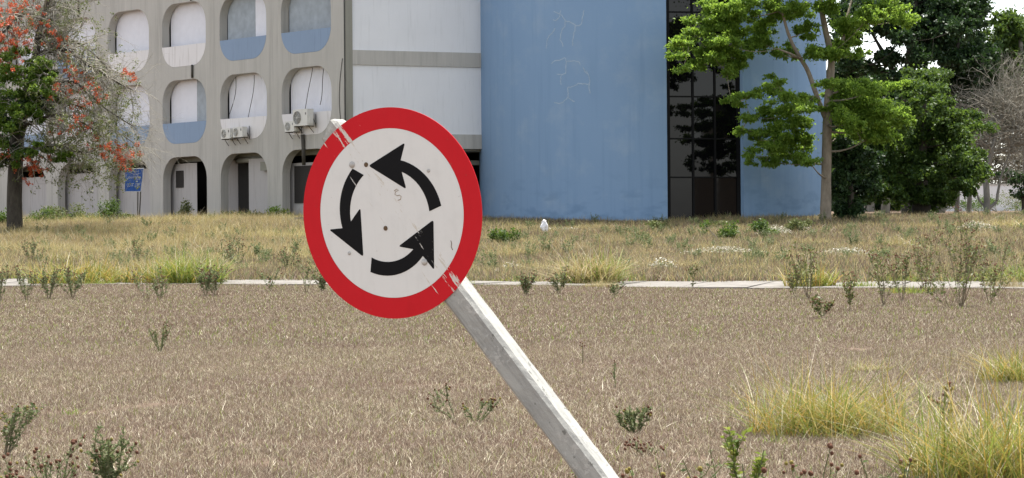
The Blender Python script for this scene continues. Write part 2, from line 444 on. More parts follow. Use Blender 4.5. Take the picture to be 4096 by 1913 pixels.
m = MB(); m.box(fp(-BAY+2.85, zt-.62, .55), (.55, .3, .4), Rm); part(m, 'wall_box', M['concrete_dark'])
# drain spouts, pipes and loose cables
def pipe(pts, r, mat='pipe_dark', name='drain_pipe'):
    m = MB(); m.tube(pts, r, 6); return part(m, name, M[mat], smooth=True)
pipe([fp(-2*BAY+2.62, SILL[2]-OH_DN+.02, -.05), fp(-2*BAY+2.62, SILL[1]+OH_UP+.03, -.05)], .055)
pipe([fp(-4*BAY+2.2, SILL[2]+OH_UP+.05, -.05), fp(-4*BAY+2.2, ZT+1.2, -.05)], .05)
pipe([fp(-2*BAY+2.55, SILL[2]+OH_UP+.02, -.05), fp(-2*BAY+2.5, ZT+1.2, -.05)], .035)
pipe([fp(0+1.7, SILL[1]-.95, -.10), fp(1.7, zt-.1, -.06), fp(1.68, zt-.7, -.03)], .09)
pipe([fp(U_END-.05, GR, -.05), fp(U_END-.05, SILL[1]+1., -.05), fp(U_END-.05, ZT+1, -.05)], .03, 'cable', 'cable')
for i, (k, a, b, z1, z0) in enumerate([(1, 1.1, .45, 1.9, -.1), (1, 2.5, 1.95, 1.9, -.4), (0, 2.1, 1.5, 1.95, .1), (0, 3.0, 2.6, 1.95, .3), (3, 1.9, 1.8, 1.9, .1)]):
    s = SILL[1]; u = -k*BAY
    pts = [fp(u+a+(b-a)*t+.08*math.sin(t*5+i), s+z1+(z0-z1)*t, .12+.1*math.sin(t*3)) for t in np.linspace(0, 1, 9)]
    pts += [fp(u+b-.03, s-.55, -.03)] if z0 < 0 else []
    pipe(pts, .016, 'cable', 'cable')
pipe([fp(U_END-.25+.25*math.sin(t*3.1)*-1, SILL[1]+2.2-3.4*t, -.02) for t in np.linspace(0, 1, 10)], .014, 'cable', 'cable')

# end wall: concrete return, white panels between slab bands, recessed ground floor
BE = math.radians(22.8); ub, nb = np.array([math.cos(BE), math.sin(BE), 0]), np.array([math.sin(BE), -math.cos(BE), 0])
E0 = fp(U_END, 0)
def ep(u, z, d=0.): return E0+ub*u-nb*d+np.array([0, 0, z])
Re = np.stack([ub, -nb, [0, 0, 1]], 1)
def ebox(name, u0, u1, z0, z1, d0, d1, mat):
    m = MB(); m.box(ep((u0+u1)/2, (z0+z1)/2, (d0+d1)/2), (u1-u0, d1-d0, z1-z0), Re); return part(m, name, mat)
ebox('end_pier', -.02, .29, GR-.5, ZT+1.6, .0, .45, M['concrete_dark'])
EL = 6.6
for zb in (5.71, 9.29, 12.9):
    ebox('slab_band', .29, EL, zb, zb+.63, .02, .5, M['concrete'])
    ebox('white_wall_panel', .29, EL, zb+.63, min(zb+3.58, ZT+1.55), .09, .4, M['white_paint'])
ebox('ground_floor_wall', .29, EL, GR-.5, 5.5, 2.6, 2.8, M['grey_wall'])
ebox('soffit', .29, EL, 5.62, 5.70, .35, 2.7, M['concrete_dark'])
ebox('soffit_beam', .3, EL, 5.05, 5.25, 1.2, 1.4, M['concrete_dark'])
for u in (1.2, 3.0, 5.0): ebox('column', u, u+.35, GR-.5, 5.62, .6, .95, M['concrete'])
# back and roof so that the block is solid from the side
m = MB(); B1, B2 = fp(U_BEG, 0), ep(EL, 0); b3 = B2+np.array([-2, 14, 0]); b4 = B1+np.array([10, 16, 0])
def zz(p, z): return np.array([p[0], p[1], z])
ring = [B1, fp(U_END, 0), B2, b3, b4]
m.add([zz(p, ZT+1.58) for p in ring], [(0,1,2,3,4)]); m.add([zz(B2, GR-.5), zz(b3, GR-.5), zz(b3, ZT+1.58), zz(B2, ZT+1.58)], [(0,1,2,3)])
m.add([zz(b3, GR-.5), zz(b4, GR-.5), zz(b4, ZT+1.58), zz(b3, ZT+1.58)], [(0,1,2,3)]); m.add([zz(b4, GR-.5), zz(B1, GR-.5), zz(B1, ZT+1.58), zz(b4, ZT+1.58)], [(0,1,2,3)])
part(m, 'roof', M['concrete_dark'])

# ------------------------------------------------------------------ air conditioning units
def ac_unit(label, k, u, z, w, h, dp, big, group):
    """outdoor unit hung on a parapet; u = left edge along the facade, z = underside"""
    root = thing('air_conditioner', label, 'air conditioner', tuple(fp(-k*BAY+u+w/2, z, -.06)), group)
    root.rotation_euler = (0, 0, -AL)
    def lb(name, c, d, mat, bev=.0):
        m = MB(); m.box(c, d); return m.build(name, mat, root)
    case = lb('casing', (0, -dp/2-.10, h/2), (w, dp, h), M['ac_case'])
    r = h*.40; cx = -w/2+r+.05
    m = MB(); m.disc((cx, -dp-.104, h/2), r, (0, -1, 0), 28); fan = m.build('fan_recess', M['ac_grille'], root)
    m = MB()
    for rr in np.linspace(r*.22, r, 6):
        t = np.linspace(0, 2*math.pi, 25); m.tube(np.stack([cx+rr*np.cos(t), np.full(25, -dp-.112), h/2+rr*np.sin(t)], 1), .006, 4, False)
    for a in range(8):
        a = a*math.pi/4; m.tube([(cx, -dp-.115, h/2), (cx+r*math.cos(a), -dp-.115, h/2+r*math.sin(a))], .005, 4)
    m.build('fan_grille', M['ac_case'], fan)
    m = MB(); m.disc((cx, -dp-.122, h/2), r*.13, (0, -1, 0), 12); m.build('fan_hub', M['ac_case'], fan)
    lb('rating_plate', (w/2-.12, -dp-.103, h*.72), (.07, .006, .10), M['ac_grille'])
    lb('pipe_cover', (w/2+.03, -dp/2-.1, h*.35), (.06, dp*.6, h*.5), M['ac_case'])
    for sx in (-.38, .38):
        lb('bracket', (sx*w, -dp/2-.05, -.02), (.04, dp+.12, .04), M['bracket'])
        m = MB(); m.tube([(sx*w, .0, -.30), (sx*w, -dp*.8, -.03)], .016, 5); m.build('brace', M['bracket'], root)
    m = MB(); m.tube([(w/2, -.1, h*.4), (w/2+.1, -.08, h*.1), (w/2+.08, -.03, -.1), (w/2+.02, -.0, .5)], .018, 6); m.build('refrigerant_pipe', M['cable'], root, True)
    return root
G_AC = 'air conditioners on the parapets'
ac_unit('left one of two small air conditioners side by side on a white parapet', 1, .66, SILL[1]-.93, .74, .46, .26, False, G_AC)
ac_unit('right one of two small air conditioners side by side on a white parapet', 1, 1.62, SILL[1]-.90, .76, .46, .26, False, G_AC)
ac_unit('small low air conditioner left of the large one near the leaning post top', 0, .80, SILL[1]-.82, .72, .46, .26, False, G_AC)
ac_unit('large air conditioner on a bracket just left of the leaning post top', 0, 1.52, SILL[1]-.60, 1.08, .72, .34, True, G_AC)

# ------------------------------------------------------------------ blue round tower
TC, TR, TZ0, TZ1 = Vector((X_at(2613, 111), 111.0)), 7.68, 1.9, 18.0
def tang(px):   # polar angle on the near half for a pixel column (measured from -Y towards +X)
    lo, hi = -1.5, 1.5
    for _ in range(50):
        a = (lo+hi)/2; X, Y = TC.x+TR*math.sin(a), TC.y-TR*math.cos(a)
        if X/Y*F+XC < px-(-8): lo = a
        else: hi = a
    return lo
def tp(a, z, d=0.): return (TC.x+(TR+d)*math.sin(a), TC.y-(TR+d)*math.cos(a), z)
def stucco():
    t = NT('blue_stucco'); v = t.coord('World')
    base = t.mix(t.noise(t.coord('World', (1, 1, .5)), .25, 5), (.185, .295, .46), (.235, .35, .51))
    blot = t.noise(v, .7, 6, .65); base = t.mix(t.ramp(blot, [(.52, 0.), (.78, .55)]), base, (.31, .40, .51))
    z = t.sep(v)[2]
    damp = t.math('MULTIPLY', t.ramp(t.noise(t.coord('World', (1, 1, 2.2)), .9, 5), [(.5, 0.), (.62, 1.)]), t.math('SUBTRACT', 1.0, t.math('MULTIPLY', t.math('SUBTRACT', z, 2.9), .55), True), True)
    base = t.mix(t.math('MULTIPLY', damp, .55), base, (.13, .225, .36))
    st = t.noise(t.coord('World', (3, 3, .12)), 1.2, 4); base = t.mix(t.ramp(st, [(.52, 0.), (.72, .5)]), base, (.165, .27, .42))
    b = t.bsdf(base, .8, .2); t.bump(b, t.noise(v, 16, 5, .7), .25, .02); return t.m
M['stucco'] = stucco()
M['filler'] = m_plain('crack_filler', (.345, .44, .545), .9, .1, var=.15, scale=9)
tower = thing('blue_tower', 'round blue stuccoed tower with a tall dark glazed strip and pale crack lines', 'tower', (TC.x, TC.y, 2.35))
A0, A1 = tang(2664), tang(2968)
def tower_wall(a0, a1):
    n = max(6, int(abs(a1-a0)/.03)); th = np.linspace(a0, a1, n+1); zs = np.linspace(TZ0, TZ1, 9); V = []; Fs = []
    for a in th: V += [tp(a, z) for z in zs]
    for i in range(n):
        for k in range(8): b = 9*i+k; Fs.append((b, b+9, b+10, b+1))
    mb = MB(); mb.add(V, Fs); child_world(mb.build('curved_wall', M['stucco'], None, True), tower)
    # thickness: inner skin, top rim and the two jambs, with edges of their own
    mb = MB(); V = []; Fs = []
    for a in th: V += [tp(a, TZ0, -.004), tp(a, TZ1, -.002), tp(a, TZ0, -.35), tp(a, TZ1, -.35)]
    for i in range(n): b = 4*i; Fs += [(b+6, b+2, b+3, b+7), (b+1, b+5, b+7, b+3)]
    Fs += [(0, 1, 3, 2), (4*n, 4*n+2, 4*n+3, 4*n+1)]
    mb.add(V, Fs); child_world(mb.build('wall_core', M['stucco']), tower)
tower_wall(A1-2*math.pi, A0)
mb = MB(); V = [tp(a, TZ1-.02, -.1) for a in np.linspace(0, 2*math.pi, 64, endpoint=False)]; mb.add(V, [tuple(range(64))]); child_world(mb.build('roof', M['concrete_dark']), tower)
# glazed strip
def glass():
    t = NT('dark_glass'); b = t.bsdf((.003, .003, .004), .03, .38); b.inputs['IOR'].default_value = 1.42
    v = t.coord('World'); t.bump(b, t.noise(v, .8, 2), .03, .05); return t.m
M['glass'] = glass()
g0, g1_ = np.array(tp(A0, 0, -.28)), np.array(tp(A1, 0, -.28)); gu = g1_-g0; GL = np.linalg.norm(gu); gu /= GL
gn = np.array([gu[1], -gu[0], 0]);
if gn[1] > 0: gn = -gn
Rg = np.stack([gu, -gn, [0, 0, 1]], 1)
zline = [2.2]+sorted([at(2820, y, 104.1).z for y in (710, 556, 388, 212, 51)])+[14.2, 16.0, 17.9]
uline = [0.0, GL*.36, GL*.66, GL]
rng = random.Random(11)
for i in range(len(zline)-1):
    for j in range(3):
        w, h = uline[j+1]-uline[j]-.05, zline[i+1]-zline[i]-.05
        c = g0+gu*(uline[j]+uline[j+1])/2+np.array([0, 0, (zline[i]+zline[i+1])/2])
        Rp = Rg@np.array(Matrix.Rotation(rng.uniform(-.012, .012), 3, 'Z')@Matrix.Rotation(rng.uniform(-.01, .01), 3, 'X'))
        m = MB(); m.box(c-gn*.02, (w, .012, h), Rp); child_world(m.build('pane', M['glass']), tower)
m = MB()
for z in zline: m.box(g0+gu*GL/2+np.array([0, 0, z]), (GL, .09, .06), Rg)
child_world(m.build('transom', M['mullion']), tower)
for u in uline:
    m = MB(); m.box(g0+gu*min(max(u, .06), GL-.06)+np.array([0, 0, 10.0])+gn*.004, (.08 if 0 < u < GL else .16, .11, 15.8), Rg); child_world(m.build('mullion', M['mullion']), tower)
m = MB(); m.box(g0+gu*GL/2-gn*.35+np.array([0, 0, 10.0]), (GL+.4, .05, 15.8), Rg); child_world(m.build('back_panel', M['mullion']), tower)
# filled cracks on the stucco: (pixel columns and rows in a 300 x 450 window at 2150,0; traced at 2.673 px per unit)
CR = [[(245,110),(240,150),(235,185),(215,205),(190,218),(165,210)],[(170,125),(205,140),(240,150)],[(245,150),(270,180),(295,225),(330,232),(370,245),(400,265),(400,310),(385,370),(372,430),(375,490)],
      [(400,280),(450,275),(470,260),(475,210),(498,110)],[(295,230),(290,290),(262,305),(250,360),(240,420),(262,470),(268,500)],[(190,300),(160,345),(120,390),(95,440),(92,520)],
      [(145,680),(180,650),(240,640),(290,620),(305,660),(380,650),(440,665),(455,700)],[(305,660),(300,730),(290,790),(250,800),(200,795)],[(250,800),(240,860),(248,910)],
      [(520,760),(545,820),(552,880),(545,920),(555,1000)],[(552,900),(490,900),(430,895),(400,915),(365,930),(315,935),(318,990),(325,1030),(300,1065),(225,1112),(170,1095)],[(325,1040),(350,1070),(390,1085)],[(480,720),(500,765),(540,800)]]
rng = random.Random(5)
for ln in CR:
    pts = []
    for i in range(len(ln)-1):
        for t in np.linspace(0, 1, 5)[:-1]:
            pts.append((ln[i][0]+(ln[i+1][0]-ln[i][0])*t+rng.uniform(-5, 5), ln[i][1]+(ln[i+1][1]-ln[i][1])*t+rng.uniform(-5, 5)))
    pts.append(ln[-1])
    V = []; 
    for q, (x, y) in enumerate(pts):
        px, py = 2150+x/2.673, y/2.673; a = tang(px); Y = TC.y-TR*math.cos(a); z = at(px, py, Y).z
        w = .013+.011*rng.random(); nx = pts[min(q+1, len(pts)-1)]; pv = pts[max(q-1, 0)]
        dx, dy = nx[0]-pv[0], nx[1]-pv[1]; L = math.hypot(dx, dy)+1e-6
        V += [tp(a+w*(dy/L)/TR, z+w*(dx/L), .006), tp(a-w*(dy/L)/TR, z-w*(dx/L), .006)]
    m = MB(); m.add(V, [(2*i, 2*i+1, 2*i+3, 2*i+2) for i in range(len(pts)-1)]); child_world(m.build('crack_line', M['filler']), tower)

# ------------------------------------------------------------------ roundabout sign on its leaning concrete post
CT = 358/425; TH, PHI = math.acos(CT)-.0484, .09
SC = at(1564, 853, 7.06); PXM = F/7.06
e1 = Vector((-math.sin(PHI), 0, math.cos(PHI)))
e2 = Vector((math.cos(TH)*math.cos(PHI), -math.sin(TH), math.cos(TH)*math.sin(PHI)))
en = e2.cross(e1).normalized()
if en.y > 0: en = -en
def plane_xy(px, py):
    dx, dy = px-1564, py-853
    a = dx*math.cos(PHI)-dy*math.sin(PHI); b = -dx*math.sin(PHI)-dy*math.cos(PHI)
    return a/CT/PXM, b/PXM
SR = .2985
d2 = Vector((.5852, -.8109)); p2 = Vector((.8109, .5852))          # post direction and its perpendicular, in the sign's plane
def sign_mat(name, col, rough, scr_col, scr_amt, spec=.4):
    t = NT(name); v = t.coord('Object')
    x, y, z = t.sep(v)
    along = t.math('ADD', t.math('MULTIPLY', x, d2.x), t.math('MULTIPLY', y, d2.y))
    perp = t.math('ADD', t.math('MULTIPLY', x, p2.x), t.math('MULTIPLY', y, p2.y))
    cb = t.n('ShaderNodeCombineXYZ'); t.l(t.math('MULTIPLY', along, 17.0), cb.inputs[0]); t.l(t.math('MULTIPLY', perp, 95.0), cb.inputs[1])
    nz = t.noise(cb.outputs[0], 1.0, 5, .7)
    def band(c0, w): return t.math('SUBTRACT', 1.0, t.math('DIVIDE', t.math('ABSOLUTE', t.math('SUBTRACT', perp, c0)), w), True)
    bands = t.math('MAXIMUM', t.math('MAXIMUM', band(.036, .022), t.math('MULTIPLY', band(.012, .012), .9)), t.math('MULTIPLY', band(-.034, .005), .85))
    r2 = t.math('SQRT', t.math('ADD', t.math('MULTIPLY', x, x), t.math('MULTIPLY', y, y)))
    rim = t.math('MULTIPLY', t.math('SUBTRACT', r2, .20), 14.0, True)
    m = t.math('ADD', nz, t.math('MULTIPLY', bands, t.math('ADD', .17, t.math('MULTIPLY', rim, .10))))
    scr = t.ramp(m, [(.70, 0.), (.735, 1.)])
    scr = t.math('MULTIPLY', scr, scr_amt)
    dirt = t.noise(v, 14, 5, .65)
    c = t.mix(t.ramp(dirt, [(.5, 0.), (.85, .22)]), col, tuple(q*.62 for q in col))
    spk = t.noise(v, 55, 2); c = t.mix(t.ramp(spk, [(.73, 0.), (.78, .6)]), c, (.16, .11, .07))
    rain = t.noise(t.coord('Object', (40, 4, 1), rot=(0, 0, .09)), 1, 3); c = t.mix(t.ramp(rain, [(.5, 0.), (.8, .15)]), c, tuple(q*.7 for q in col))
    c = t.mix(scr, c, scr_col)
    b = t.bsdf(c, rough, spec); t.l(t.math('ADD', t.math('MULTIPLY', scr, .3), rough), b.inputs['Roughness']); t.bump(b, t.noise(v, 7, 3), .35, .006); return t.m
M['s_red'] = sign_mat('sign_red', (.56, .010, .018), .5, (.62, .58, .52), 1.0, .15)
M['s_white'] = sign_mat('sign_white', (.70, .695, .67), .5, (.50, .44, .33), .55, .2)
M['s_black'] = sign_mat('sign_black', (.005, .005, .006), .55, (.52, .51, .48), .95, .12)
M['s_back'] = m_plain('sign_back_metal', (.30, .30, .30), .5, .4, .6)
M['rivet'] = m_plain('dull_rivet', (.42, .41, .39), .5, .4, .4, .2, 60)
M['rust_pale'] = m_plain('rust_stain', (.34, .27, .19), .8, .2, 0, .3, 90)
M['rust'] = m_plain('rusty_bolt', (.13, .085, .05), .8, .2, 0, .4, 90)
def post_mat():
    t = NT('whitewashed_post'); v = t.coord('Object', (1, 1, 1))
    c = t.mix(t.noise(v, 7, 6, .7), (.31, .31, .288), (.44, .435, .405))
    st = t.noise(t.coord('Object', (16, 16, 2.2)), 1.5, 7, .75); c = t.mix(t.ramp(st, [(.45, 0.), (.68, .75)]), c, (.15, .15, .145))
    sp = t.noise(v, 34, 3, .6); c = t.mix(t.ramp(sp, [(.66, 0.), (.70, .75)]), c, (.13, .13, .115))
    z = t.sep(v)[2]; mo = t.math('MULTIPLY', t.ramp(t.noise(v, 24, 5, .7), [(.42, 0.), (.6, 1.)]), t.math('MULTIPLY', t.math('SUBTRACT', z, .30), 8.0, True))
    c = t.mix(t.math('MULTIPLY', mo, .7), c, (.22, .24, .17))
    fl = t.noise(v, 16, 6, .8); c = t.mix(t.ramp(fl, [(.56, 0.), (.60, .65)]), c, (.48, .47, .44))
    b = t.bsdf(c, .85, .2); t.bump(b, t.math('ADD', t.noise(v, 26, 6, .75), t.math('MULTIPLY', fl, .8)), .5, .006); return t.m
M['post'] = post_mat()
sign = thing('traffic_sign', 'round red and white roundabout sign with three black arrows on a leaning concrete post', 'traffic sign', tuple(SC))
sign.matrix_world = Matrix.Translation(SC)@Matrix((e2, e1, en)).transposed().to_4x4()     # local x = e2, y = e1, z = towards the viewer
def ring_mesh(name, r0, r1, z0, z1, mat, parent, n=128):
    mb = MB(); V = []
    for i in range(n):
        a = 2*math.pi*i/n; c, s = math.cos(a), math.sin(a)
        V += [(r0*c, r0*s, z1), (r1*c, r1*s, z1), (r1*c, r1*s, z0), (r0*c, r0*s, z0)]
    Fs = []
    for i in range(n):
        j = (i+1) % n; b, d = 4*i, 4*j
        Fs += [(b, b+1, d+1, d), (b+1, b+2, d+2, d+1), (b+2, b+3, d+3, d+2)]
    mb.add(V, Fs); return mb.build(name, mat, parent)
def prism(name, pts, z0, z1, mat, parent):
    mb = MB(); n = len(pts)
    bm = bmesh.new(); vs_ = [bm.verts.new((x, y, z1)) for x, y in pts]
    f = bm.faces.new(vs_); r = bmesh.ops.extrude_face_region(bm, geom=[f])
    for v in r['geom']:
        if isinstance(v, bmesh.types.BMVert): v.co.z = z0
    bmesh.ops.recalc_face_normals(bm, faces=bm.faces[:])
    me = bpy.data.meshes.new(name); bm.to_mesh(me); bm.free(); me.materials.append(mat)
    return link(name, me, parent)
circ = lambda r, n=96: [(r*math.cos(2*math.pi*i/n), r*math.sin(2*math.pi*i/n)) for i in range(n)]
plate = prism('plate', circ(SR-.0015, 128), -.0025, -.0004, M['s_back'], sign)
ring_mesh('red_border', SR*.803, SR, -.0018, .0006, M['s_red'], plate)
prism('white_face', circ(SR*.8015, 128), -.0003, .0004, M['s_white'], plate)
def zp(x, y): return plane_xy(1180+x*.7478, 400+y*.7478)
def smooth_poly(pts, rnd=()):
    """corner rounding for the indices given"""
    out = []
    n = len(pts)
    for i, p in enumerate(pts):
        if i in rnd:
            a, b = Vector(pts[i-1]), Vector(pts[(i+1) % n]); p = Vector(p)
            q0 = p+(a-p).normalized()*.009; q1 = p+(b-p).normalized()*.009
            for t in np.linspace(0, 1, 6): out.append(tuple((1-t)**2*q0+2*t*(1-t)*p+t*t*q1))
        else: out.append(tuple(p))
    return out
def arrow_poly(tail_a, tail_b, notch_o, notch_i, corner_o, tip, corner_i, mid_o, mid_i):
    """curved shaft through three points on each side, then the head"""
    def arc(a, m, b, n=14):
        a, m, b = Vector(a), Vector(m), Vector(b)
        # circle through three points
        D = 2*(a.x*(m.y-b.y)+m.x*(b.y-a.y)+b.x*(a.y-m.y))
        ux = ((a.length_squared)*(m.y-b.y)+(m.length_squared)*(b.y-a.y)+(b.length_squared)*(a.y-m.y))/D
        uy = ((a.length_squared)*(b.x-m.x)+(m.length_squared)*(a.x-b.x)+(b.length_squared)*(m.x-a.x))/D
        c = Vector((ux, uy)); r = (a-c).length
        t0, tm, t1 = [math.atan2(q.y-c.y, q.x-c.x) for q in (a, m, b)]
        ccw = (tm-t0) % (2*math.pi) < (t1-t0) % (2*math.pi)
        dt = (t1-t0) % (2*math.pi) if ccw else -((t0-t1) % (2*math.pi))
        return [(c.x+r*math.cos(t0+dt*k/(n-1)), c.y+r*math.sin(t0+dt*k/(n-1))) for k in range(n)]
    o = arc(tail_a, mid_o, notch_o); i_ = arc(notch_i, mid_i, tail_b)
    pts = o+[corner_o, tip, corner_i]+i_
    k = len(o)
    return smooth_poly(pts, (k, k+1, k+2))
AR = [((780,572),(718,600),(568,325),(573,387),(592,232),(396,349),(597,480),(712,425),(670,470)),
      ((310,362),(370,398),(252,682),(298,647),(178,688),(364,838),(350,574),(240,540),(307,505)),
      ((402,920),(409,842),(682,836),(632,800),(741,912),(739,645),(553,784),(560,930),(535,862))]
for a in AR:
    q = [zp(*p) for p in a]; prism('arrow', arrow_poly(*q), .0004, .0011, M['s_black'], plate)
def rivet(x, y, r, h, mat, name='rivet'):
    mb = MB(); cx, cy_ = zp(x, y); V = []; n = 12
    for k, (rr, zz_) in enumerate(((1, 0), (.85, .6), (.45, .95))):
        for i in range(n): a = 2*math.pi*i/n; V.append((cx+r*rr*math.cos(a), cy_+r*rr*math.sin(a), .0009+h*zz_))
    V.append((cx, cy_, .0009+h)); Fs = [(k*n+i, k*n+(i+1) % n, (k+1)*n+(i+1) % n, (k+1)*n+i) for k in range(2) for i in range(n)]+[(2*n+i, 2*n+(i+1) % n, 3*n) for i in range(n)]
    mb.add(V, Fs); mb.build(name, mat, sign, True)
for x, y in ((307, 341), (690, 869)): rivet(x, y, .0098, .004, M['rivet'], 'large_rivet')
for x, y in ((715, 385), (288, 818)): rivet(x, y, .0055, .002, M['rivet'])
for x, y in ((383, 343), (485, 686)): rivet(x, y, .0070, .003, M['rust'], 'rusty_bolt')
# worm-shaped rust stain marks below the top arrow and small dents
def squiggle(pts, r, mat, name):
    q = [zp(*p) for p in pts]; m = MB(); m.tube([(x, y, .0006) for x, y in q], r, 5); m.build(name, mat, sign, True)
squiggle([(533, 488), (545, 478), (556, 484), (540, 492), (536, 506), (548, 514), (560, 510), (569, 518), (566, 534), (552, 538)], .0011, M['rust_pale'], 'rust_mark')
squiggle([(829, 757), (833, 772), (831, 790), (838, 806)], .0011, M['rust'], 'rust_mark')
# post
S1 = .0734
off = -.0026
s_top = Vector(plane_xy(1311, 485)).dot(d2)
post_c = d2*0+p2*off
def post_mesh():
    bm = bmesh.new(); h = S1/2; b = .010
    prof = [(-h+b, -h), (h-b, -h), (h, -h+b), (h, h-b), (h-b, h), (-h+b, h), (-h, h-b), (-h, -h+b)]
    rng = random.Random(3); rings = []; L0 = s_top; L1 = 1.86
    ns = 60
    for i in range(ns+1):
        s = L0+(L1-L0)*i/ns; sc = 1.0+.013*s; ring = []
        if i == 0: sc *= .86
        if i == 1: s = L0+.012
        for j, (x, y) in enumerate(prof):
            jx, jy = rng.uniform(-.0007, .0007), rng.uniform(-.0007, .0007)
            sj = s+(rng.uniform(-.006, .006) if i < 2 else 0)+(.018 if i == 0 and j in (5, 6, 7, 0) else 0)
            ring.append(bm.verts.new((x*sc+jx, y*sc+jy, -sj)))        # local z runs up the post
        rings.append(ring)
    for i in range(ns):
        for j in range(8): bm.faces.new((rings[i][j], rings[i+1][j], rings[i+1][(j+1) % 8], rings[i][(j+1) % 8]))
    bm.faces.new(rings[0]); bm.faces.new(rings[-1][::-1]); bmesh.ops.recalc_face_normals(bm, faces=bm.faces[:])
    me = bpy.data.meshes.new('post'); bm.to_mesh(me); bm.free(); me.materials.append(M['post']); return me
post = link('post', post_mesh(), sign)
R3 = Matrix(((p2.x, 0, -d2.x), (p2.y, 0, -d2.y), (0, -1, 0)))           # columns: x = perp, y = into the back, z = up the post
post.matrix_local = Matrix.Translation(Vector((post_c.x, post_c.y, -S1/2-.0028)))@R3.to_4x4()
for x, y in ((383, 343), (485, 686)):                                    # bolts run into the post
    cx, cy_ = zp(x, y); m = MB(); m.tube([(cx, cy_, .0), (cx, cy_, -S1-.012)], .004, 8); m.build('bolt_shank', M['rust'], sign, True)

# ------------------------------------------------------------------ blue notice board before the building
M['board_blue'] = m_plain('board_blue', (.018, .075, .29), .5, .3, var=.18, scale=5)
M['board_white'] = m_plain('board_lettering', (.42, .44, .48), .6, .3)
YB = 111.6
board = thing('notice_board', 'small blue notice board with white lettering on thin poles', 'sign', tuple(on_ground(552, YB)))
cor = [at(499, 767, YB), at(564, 766, YB), at(576, 674, YB), at(502, 677, YB)]
def bl(s, t, d=0.):      # point on the board
    a = cor[0].lerp(cor[1], s); b = cor[3].lerp(cor[2], s); p = a.lerp(b, t); p.y -= d; return p
m = MB(); V = [tuple(bl(s, t, d)) for d in (.0, .04) for s, t in ((0,0),(1,0),(1,1),(0,1))]
m.add(V, [(3,2,1,0),(4,5,6,7),(0,1,5,4),(1,2,6,5),(2,3,7,6),(3,0,4,7)]); child_world(m.build('panel', M['board_blue']), board)
m = MB()
for (s0, t0, s1, t1) in ((-.02,0,1.02,0),(1,0,1,1),(-.02,1,1.02,1),(0,0,0,1)): m.tube([bl(s0,t0,.05), bl(s1,t1,.05)], .013, 5)
child_world(m.build('frame', M['board_white']), board)
def lettering(txt, s0, s1, t0, t1, name='lettering'):
    cu = bpy.data.curves.new('text', 'FONT'); cu.body = txt; cu.size = 1; cu.extrude = 0; cu.offset = .0
    o = bpy.data.objects.new('text', cu); C.objects.link(o); bpy.context.view_layer.update()
    me = bpy.data.meshes.new_from_object(o.evaluated_get(bpy.context.evaluated_depsgraph_get()))
    bpy.data.objects.remove(o); bpy.data.curves.remove(cu)
    co = np.array([v.co[:] for v in me.vertices]); lo, hi = co.min(0), co.max(0)
    for v in me.vertices:
        s = s0+(v.co.x-lo[0])/(hi[0]-lo[0])*(s1-s0); t = t0+(v.co.y-lo[1])/(hi[1]-lo[1])*(t1-t0); v.co = bl(s, t, .048)
    me.materials.clear(); me.materials.append(M['board_white']); child_world(link(name, me), board)
lettering('Laboratórios', .09, .90, .575, .70)
lettering('CCTA - CBB', .13, .86, .22, .36)
m = MB()
m.tube([bl(.22,.88,.05), bl(.36,.80,.05), bl(.50,.755,.05), bl(.68,.745,.05), bl(.86,.80,.05)], .007, 4); m.tube([bl(.30,.89,.05), bl(.5,.875,.05), bl(.70,.885,.05)], .007, 4); m.tube([bl(.05,.70,.05), bl(.12,.76,.05)], .012, 4)
child_world(m.build('emblem', M['board_white']), board)
gb = on_ground(556, YB)
for a, b in ((552, 551), (563, 556)):
    m = MB(); p = at(a, 765, YB+.03); q = on_ground(b, YB+.03); m.tube([at(a, 700, YB+.03), p, (q.x, q.y, q.z-.2)], .028, 6); child_world(m.build('pole', M['pipe_dark'], None, True), board)

# ------------------------------------------------------------------ plants: leaf clouds, tubes, blades
def rv(rng, n): v = rng.normal(size=(n, 3)); return v/np.linalg.norm(v, axis=1)[:, None]
def leaf_arrays(P, rng, L, W, up=.2, droop=.3, D=None):
    n = len(P); d = rv(rng, n) if D is None else D+rv(rng, n)*.5; d[:, 2] -= droop; d /= np.linalg.norm(d, axis=1)[:, None]
    nn = rv(rng, n); nn[:, 2] += up*3; s = np.cross(d, nn); s /= np.linalg.norm(s, axis=1)[:, None]+1e-9
    k = rng.uniform(.7, 1.3, n)[:, None]; nz = np.cross(s, d)*k*L*.12
    V = np.stack([P, P+d*L*.45*k+s*W*.5*k+nz, P+d*L*k, P+d*L*.45*k-s*W*.5*k+nz], 1)
    return V.reshape(-1, 3)
def leaf_mesh(name, V, mat):
    n = len(V)//4; return fast_mesh(name, V, np.arange(n*4).reshape(-1, 4), [], mat)
def cloud(rng, c, r, n, shell=.45):
    d = rv(rng, n); q = rng.uniform(0, 1, n)**shell
    return np.asarray(c)[None]+d*q[:, None]*np.asarray(r)[None]
def px_clump(px, py, rx, ry, Y, dy, rd=None):
    Yc = Y+dy; p = at(px, py, Yc); k = Yc/F
    return np.array(p), np.array([rx*k, (rd if rd is not None else max(rx*.9, ry*1.2))*k, ry*k])
def nearest(skel, p, minr=0):
    S = np.array([s[:3] for s in skel]); d = np.linalg.norm((S-p)*[1, 1, 1.0], axis=1)+np.where(S[:, 2] > p[2]-.1, 1.5, 0); return int(np.argmin(d))
